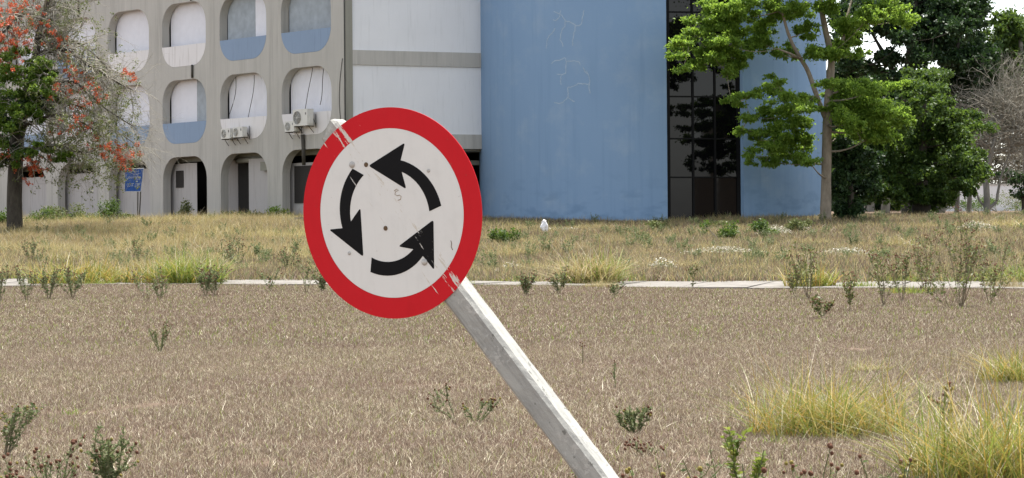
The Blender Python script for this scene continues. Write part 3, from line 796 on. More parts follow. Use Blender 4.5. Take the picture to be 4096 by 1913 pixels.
def limb_to(mb, skel, p, rng, r1=.012, sag=.12):
    i = nearest(skel, p); a = np.array(skel[i][:3]); r0 = min(skel[i][3]*.5, .055); L = np.linalg.norm(p-a)
    if L < .1: return
    m = (a+p)/2+np.array([0, 0, -sag*L])+rng.normal(size=3)*.06*L
    t = np.linspace(0, 1, 7)[:, None]; P = (1-t)**2*a+2*t*(1-t)*m+t*t*p
    R = np.linspace(r0, r1, 7); mb.tube(P, R, 5)
    for q, r in zip(P[2:], R[2:]): skel.append((*q, r))
def trunk_tube(mb, pts, radii, skel, n=10, rng=None):
    P = np.array(pts, float); R = np.array(radii, float); T = np.linspace(0, len(P)-1, (len(P)-1)*5+1)
    # Catmull-Rom
    out = []; ro = []
    for t in T:
        i = min(int(t), len(P)-2); f = t-i; p0, p1, p2_, p3 = P[max(i-1, 0)], P[i], P[i+1], P[min(i+2, len(P)-1)]
        out.append(.5*((2*p1)+(-p0+p2_)*f+(2*p0-5*p1+4*p2_-p3)*f*f+(-p0+3*p1-3*p2_+p3)*f**3)); ro.append(R[i]+(R[i+1]-R[i])*f)
    out = np.array(out); ro = np.array(ro)
    if rng is not None: ro = ro*(1+rng.normal(size=len(ro))*.03)
    mb.tube(out, ro, n)
    for q, r in zip(out, ro): skel.append((*q, r))

M['leaf_bright'] = m_leaf('bright_leaf', [(.075, .145, .022), (.12, .215, .032), (.165, .28, .043), (.22, .34, .058)], .58, (.37, .52, .065))
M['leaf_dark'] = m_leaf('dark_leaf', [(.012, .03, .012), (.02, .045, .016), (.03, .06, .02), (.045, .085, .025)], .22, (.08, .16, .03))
M['leaf_mid'] = m_leaf('mid_leaf', [(.022, .05, .014), (.04, .08, .018), (.06, .115, .024), (.10, .16, .034)], .36, (.18, .27, .03))
M['leaf_creeper'] = m_leaf('creeper_leaf', [(.04, .085, .015), (.075, .145, .022), (.12, .205, .03), (.17, .26, .045)], .45, (.26, .36, .04))
M['bark_pale'] = m_bark('pale_bark', (.17, .14, .11), (.31, .27, .215))
M['bark_dark'] = m_bark('dark_bark', (.035, .03, .025), (.085, .075, .06))
M['bark_grey'] = m_bark('grey_bark', (.13, .12, .10), (.27, .255, .22))
M['twig'] = m_bark('grey_twig', (.20, .185, .15), (.33, .31, .26), 12)
M['flower_red'] = m_leaf('orange_red_flower', [(.36, .065, .03), (.50, .10, .042), (.56, .15, .065)], .35)

def tree(name, label, base, trunk_paths, clumps, leaf, bark, rng, per=260, L=.15, W=.09, group=None, droop=.3, up=.25, sides=10, dens=True):
    root = thing(name, label, 'tree', tuple(base), group); mb = MB(); skel = []
    for pts, rad in trunk_paths: trunk_tube(mb, pts, rad, skel, sides, rng)
    t = mb.build('trunk', M[bark], None, True); child_world(t, root)
    lm = MB(); Ps = []
    for c, r in clumps:
        limb_to(lm, skel, c, rng)
        vol = (r[0]*r[1]*r[2])**(1/3)
        n = int(per*(vol/.6)**2) if dens else per
        # a few sub-lumps make the outline uneven
        k = 9
        for q in range(k):
            cc = c+rv(rng, 1)[0]*r*rng.uniform(.3, 1.1); Ps.append(cloud(rng, cc, r*rng.uniform(.24, .52), max(8, n//k), .6))
        Ps.append(cloud(rng, c, r*1.35, max(6, n//14), .8))
    if lm.n: child_world(lm.build('limbs', M[bark], None, True), root)['kind'] = 'stuff'
    P = np.concatenate(Ps); o = child_world(link('crown', leaf_mesh('crown', leaf_arrays(P, rng, L, W, up, droop), M[leaf])), root)
    o['kind'] = 'stuff'
    return root

R = lambda s: np.random.default_rng(s)
# --- slim tree in front of the tower
rng = R(21); Y1 = 101.6; b1 = on_ground(3302, Y1)
K = Y1/F
def P1(px, py, dy=0.): return tuple(at(px, py, Y1+dy))
trunks = [([(b1.x+.0, Y1, b1.z-.3), (b1.x, Y1, b1.z+.15), P1(3304, 800), P1(3308, 560), P1(3312, 430, .1), P1(3322, 300, .2), P1(3324, 225, .2), P1(3300, 110, .1), P1(3285, 20, 0), P1(3272, -120, -.3), P1(3290, -320, 0)], [.32, .25, .215, .195, .18, .16, .14, .12, .10, .07, .03]),
          ([P1(3300, 470), P1(3268, 385, -.2), P1(3232, 285, -.4), P1(3203, 235, -.6), P1(3165, 165, -.8), P1(3140, 90, -1.), P1(3120, 0, -1.2), P1(3090, -150, -1.6)], [.11, .10, .092, .082, .07, .06, .045, .02]),
          ([P1(3324, 250, .2), P1(3345, 222, .5), P1(3375, 150, .9), P1(3385, 80, 1.2), P1(3420, -40, 1.8)], [.12, .10, .08, .06, .02]),
          ([P1(3203, 238, -.6), P1(3160, 215, -1.2), P1(3110, 195, -1.6)], [.07, .055, .02])]
raw = [(2830,20,60,22),(2765,80,55,20),(2725,186,58,18),(2760,155,45,18),(2810,125,70,32),(2875,85,80,36),(2950,55,80,36),(2890,170,85,38),(2830,210,65,28),(2730,275,48,17),(2790,262,60,24),(2870,240,80,28),
       (2955,130,75,34),(2965,205,65,32),(2908,285,34,32),(3040,175,60,38),(3060,100,60,36),(3100,30,80,36),(3150,205,45,34),(3215,125,55,40),(3200,40,70,36),(3262,215,50,38),(3335,205,52,36),(3395,180,55,36),
       (3400,95,75,40),(3480,60,85,42),(3560,35,85,42),(3610,80,60,36),(3648,66,34,20),(3430,215,45,22),(3300,30,60,40),(2990,10,80,34),(3120,-60,110,50),(3300,-80,120,60),(3480,-60,120,60),(3000,-90,110,50),(3200,-180,130,60),(3400,-190,120,60),
       (2925,392,46,20),(3000,382,60,18),(3080,358,60,24),(3110,330,34,14),(3150,392,70,30),(3000,470,52,18),(3070,440,60,24),(3150,452,70,30),(3222,425,55,30),(2960,530,40,20),(3030,532,52,20),(3110,520,60,28),
       (3180,500,60,34),(3085,592,50,28),(3145,605,60,32),(3200,640,52,28),(3060,650,34,18),(3225,560,50,34),
       (3400,345,70,34),(3470,372,80,42),(3420,420,85,44),(3505,432,75,42),(3380,472,70,34),(3465,482,75,36),(3560,445,65,34),(3600,490,55,26),(3520,520,56,28),(3350,540,42,24),(3480,548,42,20)]
raw += [(x+rng.normal()*45, y+rng.normal()*24, a*.75, b*.75) for x, y, a, b in raw if 2780 < x < 3580]
raw += [(3330+rng.uniform(0, 260), 340+rng.uniform(0, 220), 55, 26) for _ in range(16)]+[(3060+rng.uniform(0, 170), 540+rng.uniform(0, 110), 46, 22) for _ in range(8)]
clumps = [px_clump(x, y, a*1.0, b*.95, Y1, (-1.0-abs(rng.normal())*1.0 if x < 3000 else rng.normal()*1.1-.2)) for x, y, a, b in raw]
tree('slim_tree', 'slim pale-trunked tree with bright green layered leaves in front of the blue tower', b1, trunks, clumps, 'leaf_bright', 'bark_pale', rng, 1750, .12, .066)
# --- dense conical shrub tree beside it
rng = R(22); Y2 = 103.4; b2 = on_ground(3405, Y2)
clumps = [px_clump(x, y, a, b, Y2, rng.normal()*.5) for x, y, a, b in [(3385,600,75,50),(3430,610,70,50),(3350,650,45,50),(3400,680,85,55),(3460,680,55,55),(3370,740,60,55),(3440,750,60,55),(3400,800,55,45),(3375,840,40,35),(3425,840,38,35),(3400,865,30,25),(3345,720,30,45),(3480,740,40,45),(3490,640,50,50)]]
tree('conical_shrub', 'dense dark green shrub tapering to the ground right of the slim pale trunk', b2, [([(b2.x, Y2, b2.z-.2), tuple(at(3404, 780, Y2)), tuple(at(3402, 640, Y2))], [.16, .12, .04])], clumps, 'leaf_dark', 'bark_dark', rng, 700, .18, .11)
# --- round dark tree with lit top and thick trunk
rng = R(23); Y3 = 113.0; b3_ = on_ground(3686, Y3)
raw = [(3690,290,70,36),(3740,315,60,40),(3650,345,75,40),(3720,380,80,45),(3770,420,60,45),(3640,430,80,50),(3720,470,90,50),(3800,470,50,40),(3600,510,80,50),(3690,550,100,50),(3790,540,70,50),(3850,555,50,45),(3560,590,80,50),(3640,620,90,50),(3740,620,90,50),(3830,620,70,50),(3885,630,55,45),
       (3540,670,80,45),(3620,690,90,45),(3710,690,90,45),(3800,690,80,45),(3890,690,60,40),(3935,690,40,35),(3560,735,60,30),(3650,745,70,35),(3740,745,70,35),(3830,745,60,35),(3880,760,40,25),(3520,620,60,50),(3500,560,50,40),(3700,780,60,30),(3600,780,40,25)]
raw += [(rng.uniform(3480, 3900), rng.uniform(755, 800), 50, 26) for _ in range(12)]+[(3470, 790, 40, 40), (3500, 740, 50, 40), (3790, 800, 40, 25), (3590, 810, 40, 22)]
raw += [(3700+rng.normal()*95, 600+rng.normal()*85, 75, 48) for _ in range(22)]
clumps = [px_clump(x, y, a, b, Y3, rng.normal()*1.6) for x, y, a, b in raw]
rtree = tree('round_tree', 'broad dark tree with yellow-green top leaves and a thick dark trunk', b3_, [([(b3_.x, Y3, b3_.z-.3), (b3_.x, Y3, b3_.z+.2), tuple(at(3684, 800, Y3)), tuple(at(3680, 700, Y3)), tuple(at(3690, 560, Y3)), tuple(at(3700, 380, Y3))], [.62, .46, .38, .34, .2, .06])], clumps, 'leaf_mid', 'bark_dark', rng, 1000, .16, .095)
# --- tall dark tree behind
rng = R(24); Y4 = 132.0; b4_ = on_ground(3640, Y4)
raw = [(3400,60,90,55),(3500,30,100,50),(3420,150,80,50),(3380,230,70,50),(3430,260,70,35),(3540,110,70,40),(3600,60,80,50),(3620,160,70,50),(3560,235,60,35),(3470,320,50,30),(3580,300,60,35),(3680,110,80,50),(3700,220,90,50),(3760,60,90,50),(3790,160,90,55),(3820,270,80,55),(3850,100,80,55),(3880,190,80,55),
       (3840,360,80,50),(3900,330,70,50),(3930,260,60,50),(3870,440,70,45),(3920,430,50,45),(3940,500,45,35),(3960,380,50,45),(3760,-30,110,50),(3600,-40,110,50),(3440,-30,110,50),(3900,30,70,50),(3880,510,50,40),(3700,320,60,40),(3340,300,60,35),(3320,180,50,40),(3650,-140,160,60),(3800,-120,140,60)]
raw += [(rng.uniform(3350, 3990), rng.uniform(-90, 420), 75, 48) for _ in range(34)]+[(rng.uniform(3780, 3990), rng.uniform(150, 540), 55, 42) for _ in range(14)]
clumps = [px_clump(x, y, a*1.0, b*.95, Y4, rng.normal()*2.2) for x, y, a, b in raw if not (3440 < x < 3560 and 260 < y < 360)]
tall = tree('tall_dark_tree', 'tall dark-leaved tree filling the upper right behind the round tree', b4_, [([(b4_.x, Y4, b4_.z-.3), tuple(at(3640, 700, Y4)), tuple(at(3630, 480, Y4)), tuple(at(3640, 250, Y4)), tuple(at(3660, 50, Y4)), tuple(at(3680, -100, Y4))], [.5, .42, .36, .28, .16, .05]),
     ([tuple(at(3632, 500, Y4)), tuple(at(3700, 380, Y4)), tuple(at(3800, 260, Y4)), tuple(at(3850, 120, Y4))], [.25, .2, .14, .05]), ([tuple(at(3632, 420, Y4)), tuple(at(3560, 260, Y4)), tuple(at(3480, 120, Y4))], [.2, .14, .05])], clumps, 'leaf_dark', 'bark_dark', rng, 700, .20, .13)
# --- tree at the right edge, further back
rng = R(25); Y5 = 140.0; b5 = on_ground(4120, Y5)
raw = [(rng.uniform(3985, 4110), rng.uniform(90, 380), 50, 42) for _ in range(14)]+[(4040,100,60,45),(4000,240,50,50),(4060,270,70,55),(4090,180,60,50),(4020,420,50,45),(4100,470,60,50),(4020,120,60,45),(4080,70,70,45),(4060,150,80,50),(4100,220,70,55),(4030,210,50,45),(4010,290,50,45),(4080,310,70,55),(4050,380,60,45),(4110,140,70,50),(4180,200,90,80),(4180,330,80,60),(4000,170,35,40),(4120,400,60,50),(4020,340,40,40)]
clumps = [px_clump(x, y, a, b, Y5, rng.normal()*1.5) for x, y, a, b in raw]
tree('edge_tree', 'mid green leafy tree at the upper right edge of the picture', b5, [([(b5.x, Y5, b5.z-.3), tuple(at(4110, 600, Y5)), tuple(at(4090, 300, Y5)), tuple(at(4080, 120, Y5))], [.35, .3, .2, .05])], clumps, 'leaf_mid', 'bark_grey', rng, 560, .22, .14)
# --- wood behind, seen between the trunks
rng = R(26)
for i, (px, Yq, top, w) in enumerate([(3440, 150, 560, 90), (3540, 156, 520, 90), (3620, 160, 560, 80), (3760, 158, 520, 90), (3480, 175, 380, 120), (3720, 178, 430, 110)]):
    bq = on_ground(px, Yq); by = 868
    raw = [(px+rng.uniform(-1, 1)*w*.8, rng.uniform(top, by-95), w*rng.uniform(.35, .6), w*rng.uniform(.3, .45)) for _ in range(12)]
    clumps = [px_clump(x, y, a, b, Yq, rng.normal()*1.5) for x, y, a, b in raw]
    lab = ['slender tree left of the dark trunk, nearest the conical shrub', 'slender tree in the shade just left of the thick dark trunk', 'slender tree right behind the thick dark trunk', 'slender tree in the shade between thick dark trunk and white wall', 'taller tree far behind the conical shrub', 'taller tree far behind the thick dark trunk'][i]
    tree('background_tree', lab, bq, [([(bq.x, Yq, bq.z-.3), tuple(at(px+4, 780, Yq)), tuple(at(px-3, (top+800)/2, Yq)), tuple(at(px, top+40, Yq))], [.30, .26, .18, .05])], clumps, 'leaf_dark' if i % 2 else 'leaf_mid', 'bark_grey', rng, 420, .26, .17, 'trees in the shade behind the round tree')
M['thicket'] = m_leaf('leafless_thicket', [(.15, .13, .10), (.20, .175, .135), (.26, .23, .18), (.12, .13, .07)], .2)
P = np.concatenate([cloud(rng, *px_clump(x, y, 60, 50, 196, rng.normal()*3), 260, .5) for x in range(3830, 4300, 42) for y in (420, 500, 570, 640, 710, 780)])
tag(link('far_thicket', leaf_mesh('far_thicket', leaf_arrays(P, rng, .40, .10, .2, .1), M['thicket'])), 'grey-brown half leafless thicket beyond the white wall', 'trees', kind='stuff')
P = np.concatenate([cloud(rng, *px_clump(x, y, 70, 55, 190, rng.normal()*3), 420, .5) for x in range(3330, 3800, 45) for y in (330, 400, 470, 560, 640, 720, 800, 850)])
tag(link('far_wood', leaf_mesh('far_wood', leaf_arrays(P, rng, .42, .28, .2, .2), M['leaf_dark'])), 'dark mass of trees far behind the round tree', 'trees', kind='stuff')
# --- low white wall far right and bushes along it
Yw = 170.0
wall = thing('white_wall', 'long low white wall far behind the trees at the right edge', 'wall', tuple(on_ground(4000, Yw)))
a = on_ground(3786, Yw); m = MB(); zt_ = at(3900, 742, Yw).z
m.box((a.x+15, Yw+.15, (a.z-1+zt_)/2), (30, .3, zt_-a.z+1)); child_world(m.build('masonry', M['white_paint']), wall)
m = MB(); m.box((a.x+15, Yw+.15, zt_+.05), (30.2, .4, .1)); child_world(m.build('coping', M['concrete']), wall)

def bush(px, Y, w, h, label, leaf='leaf_mid', per=1300, L=.10, group=None, seed=0, cat='bush'):
    rng = R(300+seed); b = on_ground(px, Y); root = thing('leafy_bush', label, cat, tuple(b), group)
    P = []; mb = MB()
    for i in range(9):
        c = np.array([rng.normal()*w*.28, rng.normal()*w*.25, rng.uniform(.25, .85)*h]); P.append(cloud(rng, c, np.array([w*.3, w*.28, h*.3]), per//9, .6))
        mb.tube([(0, 0, -.05), tuple(c*[.5, .5, .45]), tuple(c)], [.02, .014, .005], 4)
    P = np.concatenate(P); P = P[P[:, 2] > .02]
    mb.build('stem', M['bark_grey'], root)
    o = link('foliage', leaf_mesh('foliage', leaf_arrays(P, rng, L, L*.55, .25, .1), M[leaf]), root); o['kind'] = 'stuff'
    return root
M['leaf_olive'] = m_leaf('olive_leaf', [(.075, .10, .035), (.11, .14, .05), (.16, .18, .065), (.15, .14, .07)], .3, (.18, .22, .05))
for i, (px, Y, w, h, lab, lf) in enumerate([
    (3775, 160, 2.2, 1.3, 'yellowish green bush left of the white wall end', 'leaf_olive'), (4085, 158, 2.0, 1.5, 'yellowish green bush at the right edge before the white wall', 'leaf_olive'), (3925, 158, 2.6, 1.0, 'low dark bush in front of the white wall, under the bare tree', 'leaf_mid'), (3990, 162, 2.5, .9, 'low bush at the foot of the white wall right of the forked trunk', 'leaf_mid'),
    (440, 108, .9, 1.15, 'tall thin green bush just left of the notice board pole', 'leaf_mid'), (350, 109, 1.6, .75, 'low green bush between the red-flowered tree and the notice board', 'leaf_mid'), (245, 108.5, 1.5, .9, 'rounded green bush right of the red-flowered tree', 'leaf_olive'), (140, 107, 1.0, .8, 'small green bush close to the red-flowered trunk', 'leaf_mid'),
    (10, 104, .8, 1.0, 'green bush at the left edge beside the red-flowered trunk', 'leaf_mid'), (1010, 111, 2.2, .55, 'dark low bush at the foot of the arch with the black doorway', 'leaf_mid'), (1135, 109, .8, .75, 'light green bush left of the round sign at the building foot', 'leaf_bright'), (745, 113, .7, 1.2, 'thin pale green sapling before the arch right of the notice board', 'leaf_olive'), (490, 108.5, 1.2, .6, 'low green bush directly below the notice board', 'leaf_olive'),
    (2010, 84, .75, .62, 'dark green bush close to the right edge of the round sign', 'leaf_mid'), (2640, 97, 1.0, .45, 'low green bush at the foot of the glazed strip, left of its middle', 'leaf_olive'), (2855, 97, 1.2, .4, 'low green bush at the foot of the glazed strip, right of its middle', 'leaf_olive'),
    (2895, 88, .9, .75, 'green weedy bush in the field below the glazed strip', 'leaf_mid'), (3062, 90, .8, .7, 'green weedy bush in the field left of the slim trunk', 'leaf_mid'), (3180, 92, .7, .6, 'small green bush close before the slim trunk', 'leaf_olive')]):
    bush(px, Y, w, h, lab, lf, 900 if w < 1.5 else 1500, .09, 'bushes in the field', i)

# --- bare tree at the right edge and its forked neighbours
def grow(mb, p, d, L, r, depth, rng, tips, droop=.0, spread=.6, nchild=3, shrink=.62):
    n = 5 if L > .6 else 4
    P = [np.array(p, float)]; d = np.array(d, float); d /= np.linalg.norm(d)
    for i in range(n-1):
        d = d+rng.normal(size=3)*.16+np.array([0, 0, -droop]); d /= np.linalg.norm(d); P.append(P[-1]+d*L/(n-1))
    P = np.array(P); mb.tube(P, np.linspace(r, r*.55, n), 6 if r > .05 else (4 if r > .015 else 3), False)
    if depth == 0: tips.append((P[-1], d)); return
    for i in range(nchild):
        t = rng.uniform(.3, 1.) if i else 1.; k = min(int(t*(n-1)), n-2); q = P[k]+(P[k+1]-P[k])*(t*(n-1)-k)
        dd = d+rng.normal(size=3)*spread; grow(mb, q, dd, L*shrink*rng.uniform(.75, 1.2), r*.55, depth-1, rng, tips, droop, spread, nchild, shrink)
rng = R(27); Y6 = 128.0; b6 = on_ground(3950, Y6); root = thing('bare_tree', 'bare grey-brown tree with a haze of fine twigs at the right edge', 'tree', tuple(b6))
mb = MB(); skel = []; tips = []
trunk_tube(mb, [(b6.x, Y6, b6.z-.3), tuple(at(3948, 800, Y6)), tuple(at(3946, 700, Y6)), tuple(at(3965, 620, Y6)), tuple(at(3990, 520, Y6)), tuple(at(4020, 420, Y6))], [.20, .17, .15, .12, .09, .04], skel, 8)
trunk_tube(mb, [tuple(at(3950, 835, Y6)), tuple(at(3985, 808, Y6)), tuple(at(3992, 770, Y6)), tuple(at(4010, 690, Y6)), tuple(at(4060, 560, Y6)), tuple(at(4080, 450, Y6))], [.10, .085, .075, .06, .05, .03], skel, 6)
trunk_tube(mb, [tuple(at(3945, 830, Y6)), tuple(at(3918, 802, Y6)), tuple(at(3905, 765, Y6)), tuple(at(3890, 740, Y6))], [.07, .06, .05, .03], skel, 6)
child_world(mb.build('trunk', M['bark_grey'], None, True), root)
mb = MB()
hi_ = [q for q in skel if YH-(q[2]-HC)/q[1]*F < 640]
for i in range(150):
    q = hi_[rng.integers(0, len(hi_))]; d = np.array([rng.normal()*.9+.25, rng.normal()*.6, rng.uniform(.05, 1.2)])
    grow(mb, q[:3], d, 1.6, .034, 3, rng, tips, .0, .55, 3, .66)
o = child_world(mb.build('twigs', M['twig']), root); o['kind'] = 'stuff'
rng = R(28)
for px, Yq, lab in ((3826, 136, 'thin bare trunk standing before the left end of the white wall'), (3875, 138, 'thin dark trunk between the bare trunk and the forked tree')):
    bq = on_ground(px, Yq); root = thing('thin_tree', lab, 'tree', tuple(bq), 'thin trunks before the white wall'); mb = MB(); skel = []
    trunk_tube(mb, [(bq.x, Yq, bq.z-.2), tuple(at(px+4, 780, Yq)), tuple(at(px+10, 700, Yq)), tuple(at(px+4, 600, Yq))], [.16, .13, .10, .04], skel, 7)
    child_world(mb.build('trunk', M['bark_grey'], None, True), root)
    cl = [px_clump(px+rng.uniform(-40, 40), rng.uniform(600, 720), 35, 25, Yq, rng.normal()) for _ in range(7)]
    o = child_world(link('crown', leaf_mesh('crown', leaf_arrays(np.concatenate([cloud(rng, c, r, 130, .5) for c, r in cl]), rng, .2, .12), M['leaf_dark'])), root); o['kind'] = 'stuff'
rng = R(29); bq = on_ground(4100, 134); clumps = [px_clump(x, y, a, b, 134, rng.normal()) for x, y, a, b in [(4045,725,28,18),(4080,745,32,20),(4110,720,40,30),(4070,780,24,14),(4040,690,30,18),(4000,700,26,12),(4060,700,30,18),(4105,780,30,25)]]
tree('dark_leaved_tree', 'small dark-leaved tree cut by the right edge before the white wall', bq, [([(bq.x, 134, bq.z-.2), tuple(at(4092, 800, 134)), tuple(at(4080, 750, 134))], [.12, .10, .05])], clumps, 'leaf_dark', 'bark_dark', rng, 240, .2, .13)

# --- red-flowered tree at the left
rng = R(31); Y7 = 98.0; b7 = on_ground(60, Y7); root = thing('red_flowered_tree', 'half bare tree with orange-red flowers and hanging grey branches at the left edge', 'tree', tuple(b7))
def P7(px, py, dy=0.): return tuple(at(px, py, Y7+dy))
mb = MB(); skel = []; main = []
def bough(pts, rad, n=7):
    i0 = len(skel); trunk_tube(mb, [P7(*p) for p in pts], rad, skel, n); main.append(skel[i0:])
trunk_tube(mb, [(b7.x, Y7, b7.z-.3), (b7.x, Y7, b7.z+.2), P7(58, 800), P7(62, 680), P7(70, 560), P7(95, 430), P7(125, 320), P7(148, 205)], [.40, .32, .30, .29, .27, .24, .2, .16], skel, 10)
bough([(148,205),(150,165),(165,95),(180,45),(198,-20),(215,-120,.5)], [.15, .14, .11, .1, .08, .03])
bough([(150,170),(178,140),(202,100),(225,60,.5),(260,10,.8)], [.09, .07, .05, .035, .015])
bough([(140,60),(90,60,-.6),(50,90,-1),(20,125,-1.4),(-60,170,-2)], [.07, .065, .06, .05, .02])
bough([(145,215),(190,205,-.4),(235,195,-.8),(290,215,-1.2),(335,250,-1.5),(390,280,-1.7),(450,320,-1.8),(540,365,-1.9)], [.10, .09, .085, .08, .07, .06, .04, .012])
bough([(150,180),(210,165,.5),(270,160,.9),(330,185,1.2),(390,230,1.3),(440,290,1.2)], [.07, .06, .05, .04, .025, .01])
bough([(110,390),(170,340,-1.),(230,330,-1.6),(300,330,-2),(360,380,-2.1),(430,440,-2.2),(540,510,-2.2)], [.08, .07, .06, .05, .04, .03, .012])
bough([(100,420),(180,400,1.),(250,405,1.5),(330,430,1.8),(380,460,1.9),(460,520,1.8),(560,590,1.6)], [.08, .07, .06, .045, .035, .02, .01])
bough([(68,600),(120,600,-.5),(190,583,-.8),(260,590,-1.),(340,610,-1.2),(430,580,-1.4),(490,600,-1.6)], [.09, .08, .07, .055, .045, .03, .01])
bough([(72,520),(150,480,-1.6),(240,460,-2.4),(330,490,-2.8),(420,560,-3.)], [.08, .065, .05, .03, .01])
bough([(66,620),(20,560,-.8),(-40,520,-1.2),(-120,520,-1.4)], [.10, .08, .06, .02])
bough([(120,330),(60,270,1.),(0,230,1.5),(-80,220,2.)], [.10, .08, .06, .02])
child_world(mb.build('trunk', M['bark_dark'], None, True), root)
mb = MB(); tips = []
for bi, sk in enumerate(main):
    n = len(sk)
    for j in range(3, n):
        for q in range(3 if sk[j][3] > .02 else 4):
            p = np.array(sk[j][:3]); t = np.array(sk[j][:3])-np.array(sk[j-1][:3]); t /= np.linalg.norm(t)+1e-6
            d = t*.8+rng.normal(size=3)*.7; d[2] += .15 if bi < 4 else -.12
            grow(mb, p, d, rng.uniform(.55, 1.25), max(.011, min(sk[j][3]*.4, .03)), 3, rng, tips, .09, .6, 2, .66)
o = child_world(mb.build('twigs', M['twig']), root); o['kind'] = 'stuff'
T = np.array([t[0] for t in tips]); PX = T[:, 0]/T[:, 1]*F+XC; PY = YH-(T[:, 2]-HC)/T[:, 1]*F
Tc = T
fl = []
def near(cx, cy_, r, n, sz=.10):
    d = np.hypot(PX-cx, PY-cy_); idx = np.where(d < r)[0]
    for i in rng.permutation(idx)[:int(n*2.6)]: fl.append(cloud(rng, T[i]-np.array([0, .15, 0]), np.array([sz, sz, sz]), int(rng.integers(10, 24)), .6))
for cx, cy_, r, n in [(30,30,60,16),(60,110,60,14),(20,190,60,14),(120,20,50,8),(90,160,50,10),(170,75,40,5),(255,180,45,7),(220,150,40,4),(280,255,35,5),(310,275,35,4),(355,310,40,7),(300,320,40,5),(260,345,35,4),(220,365,40,4),(330,400,40,4),(405,370,35,4),(300,490,45,6),(345,475,35,5),(240,500,40,3),(375,555,40,5),(450,590,45,8),(490,610,45,8),(520,640,40,6),(400,345,30,3),(520,285,35,5),(10,60,50,8),(50,230,50,6),(110,650,50,8),(130,690,45,6),(180,630,40,3),(545,590,35,3),(15,580,40,4)]: near(cx, cy_, r, n)
if fl:
    Pf = np.concatenate(fl); o = child_world(link('flowers', leaf_mesh('flowers', leaf_arrays(Pf, rng, .075, .06, .2, .0), M['flower_red'])), root); o['kind'] = 'stuff'
# creeper mass and sparse young leaves
cl = [(150,600,60,22),(250,625,50,18),(30,250,90,45),(110,250,70,40),(170,270,60,40),(60,310,90,45),(140,330,70,40),(0,330,70,50),(40,380,80,40),(120,390,60,40),(10,450,60,50),(70,450,50,40),(30,520,50,50),(190,380,45,30),(150,450,40,30),(20,620,40,30),(200,300,40,25)]
P = []
for x, y, a, b in cl:
    for _ in range(6): P.append(cloud(rng, *px_clump(x+rng.normal()*a*.6, y+rng.normal()*b*.6, a*.42, b*.42, Y7, rng.normal()*.6-1.6), 170, .6))
P = np.concatenate(P)
Pd = np.concatenate([cloud(rng, *px_clump(x, y, a, b, Y7, rng.normal()*.5-.2), 420, .6) for x, y, a, b in [(20,400,60,45),(90,420,60,40),(150,400,50,35),(10,480,50,45),(60,500,40,50),(30,570,40,40),(60,620,35,40),(190,430,35,30),(10,640,35,30)]])
child_world(link('dark_creeper', leaf_mesh('dark_creeper', leaf_arrays(Pd, rng, .12, .085, .3, .25), M['leaf_dark'])), root)['kind'] = 'stuff'  # same creeper in a darker leaf colour, set deeper around the trunk
o = child_world(link('creeper', leaf_mesh('creeper', leaf_arrays(P, rng, .11, .08, .3, .25), M['leaf_creeper'])), root); o['kind'] = 'stuff'
sel = rng.random(len(T)) < np.where((PY > 430) & (PY < 720) & (PX < 480), .6, .3); sel &= PX < 560
P = np.concatenate([cloud(rng, t, np.array([.13, .13, .12]), 9, .5) for t in T[sel]])
o = child_world(link('young_leaves', leaf_mesh('young_leaves', leaf_arrays(P, rng, .085, .05, .3, .2), M['leaf_olive'])), root); o['kind'] = 'stuff'

# --- place seen only as a reflection in the glazed strip: dark trees and a beige house to the right of the camera
for i, (x, y, sc_, src, lab) in enumerate([(50, 50, 1.15, rtree, 'dark tree reflected in the left panes of the glazed strip'), (60, 41, 1.0, tall, 'tall dark tree reflected in the upper panes of the glazed strip'), (68, 34, 1.5, rtree, 'dark tree reflected in the right panes of the glazed strip')]):
    t_ = copy_tree(src); t_.location = (x, y, gz(x, y)); t_.rotation_euler = (0, 0, 1.2+i*2); t_.scale = (sc_, sc_, sc_); t_['label'] = lab; t_['group'] = 'trees outside the picture'
M['beige'] = m_paint('beige_render', (.20, .16, .12), amount=.2)
hs = thing('beige_house', 'beige house reflected in the lower left panes of the glazed strip', 'building', (86, 14, 0))
m = MB(); m.box((0, 0, 7), (34, 10, 14), Matrix.Rotation(.7, 3, 'Z')); m.build('wall', M['beige'], hs)
for i in range(5):
    for j in range(3):
        m = MB(); q = Matrix.Rotation(.7, 3, 'Z')@Vector((-13+i*6.4, 5.02, 2.6+j*4.2)); m.box(tuple(q), (2.6, .1, 2.0), Matrix.Rotation(.7, 3, 'Z')); m.build('window', M['dark_gap'], hs)

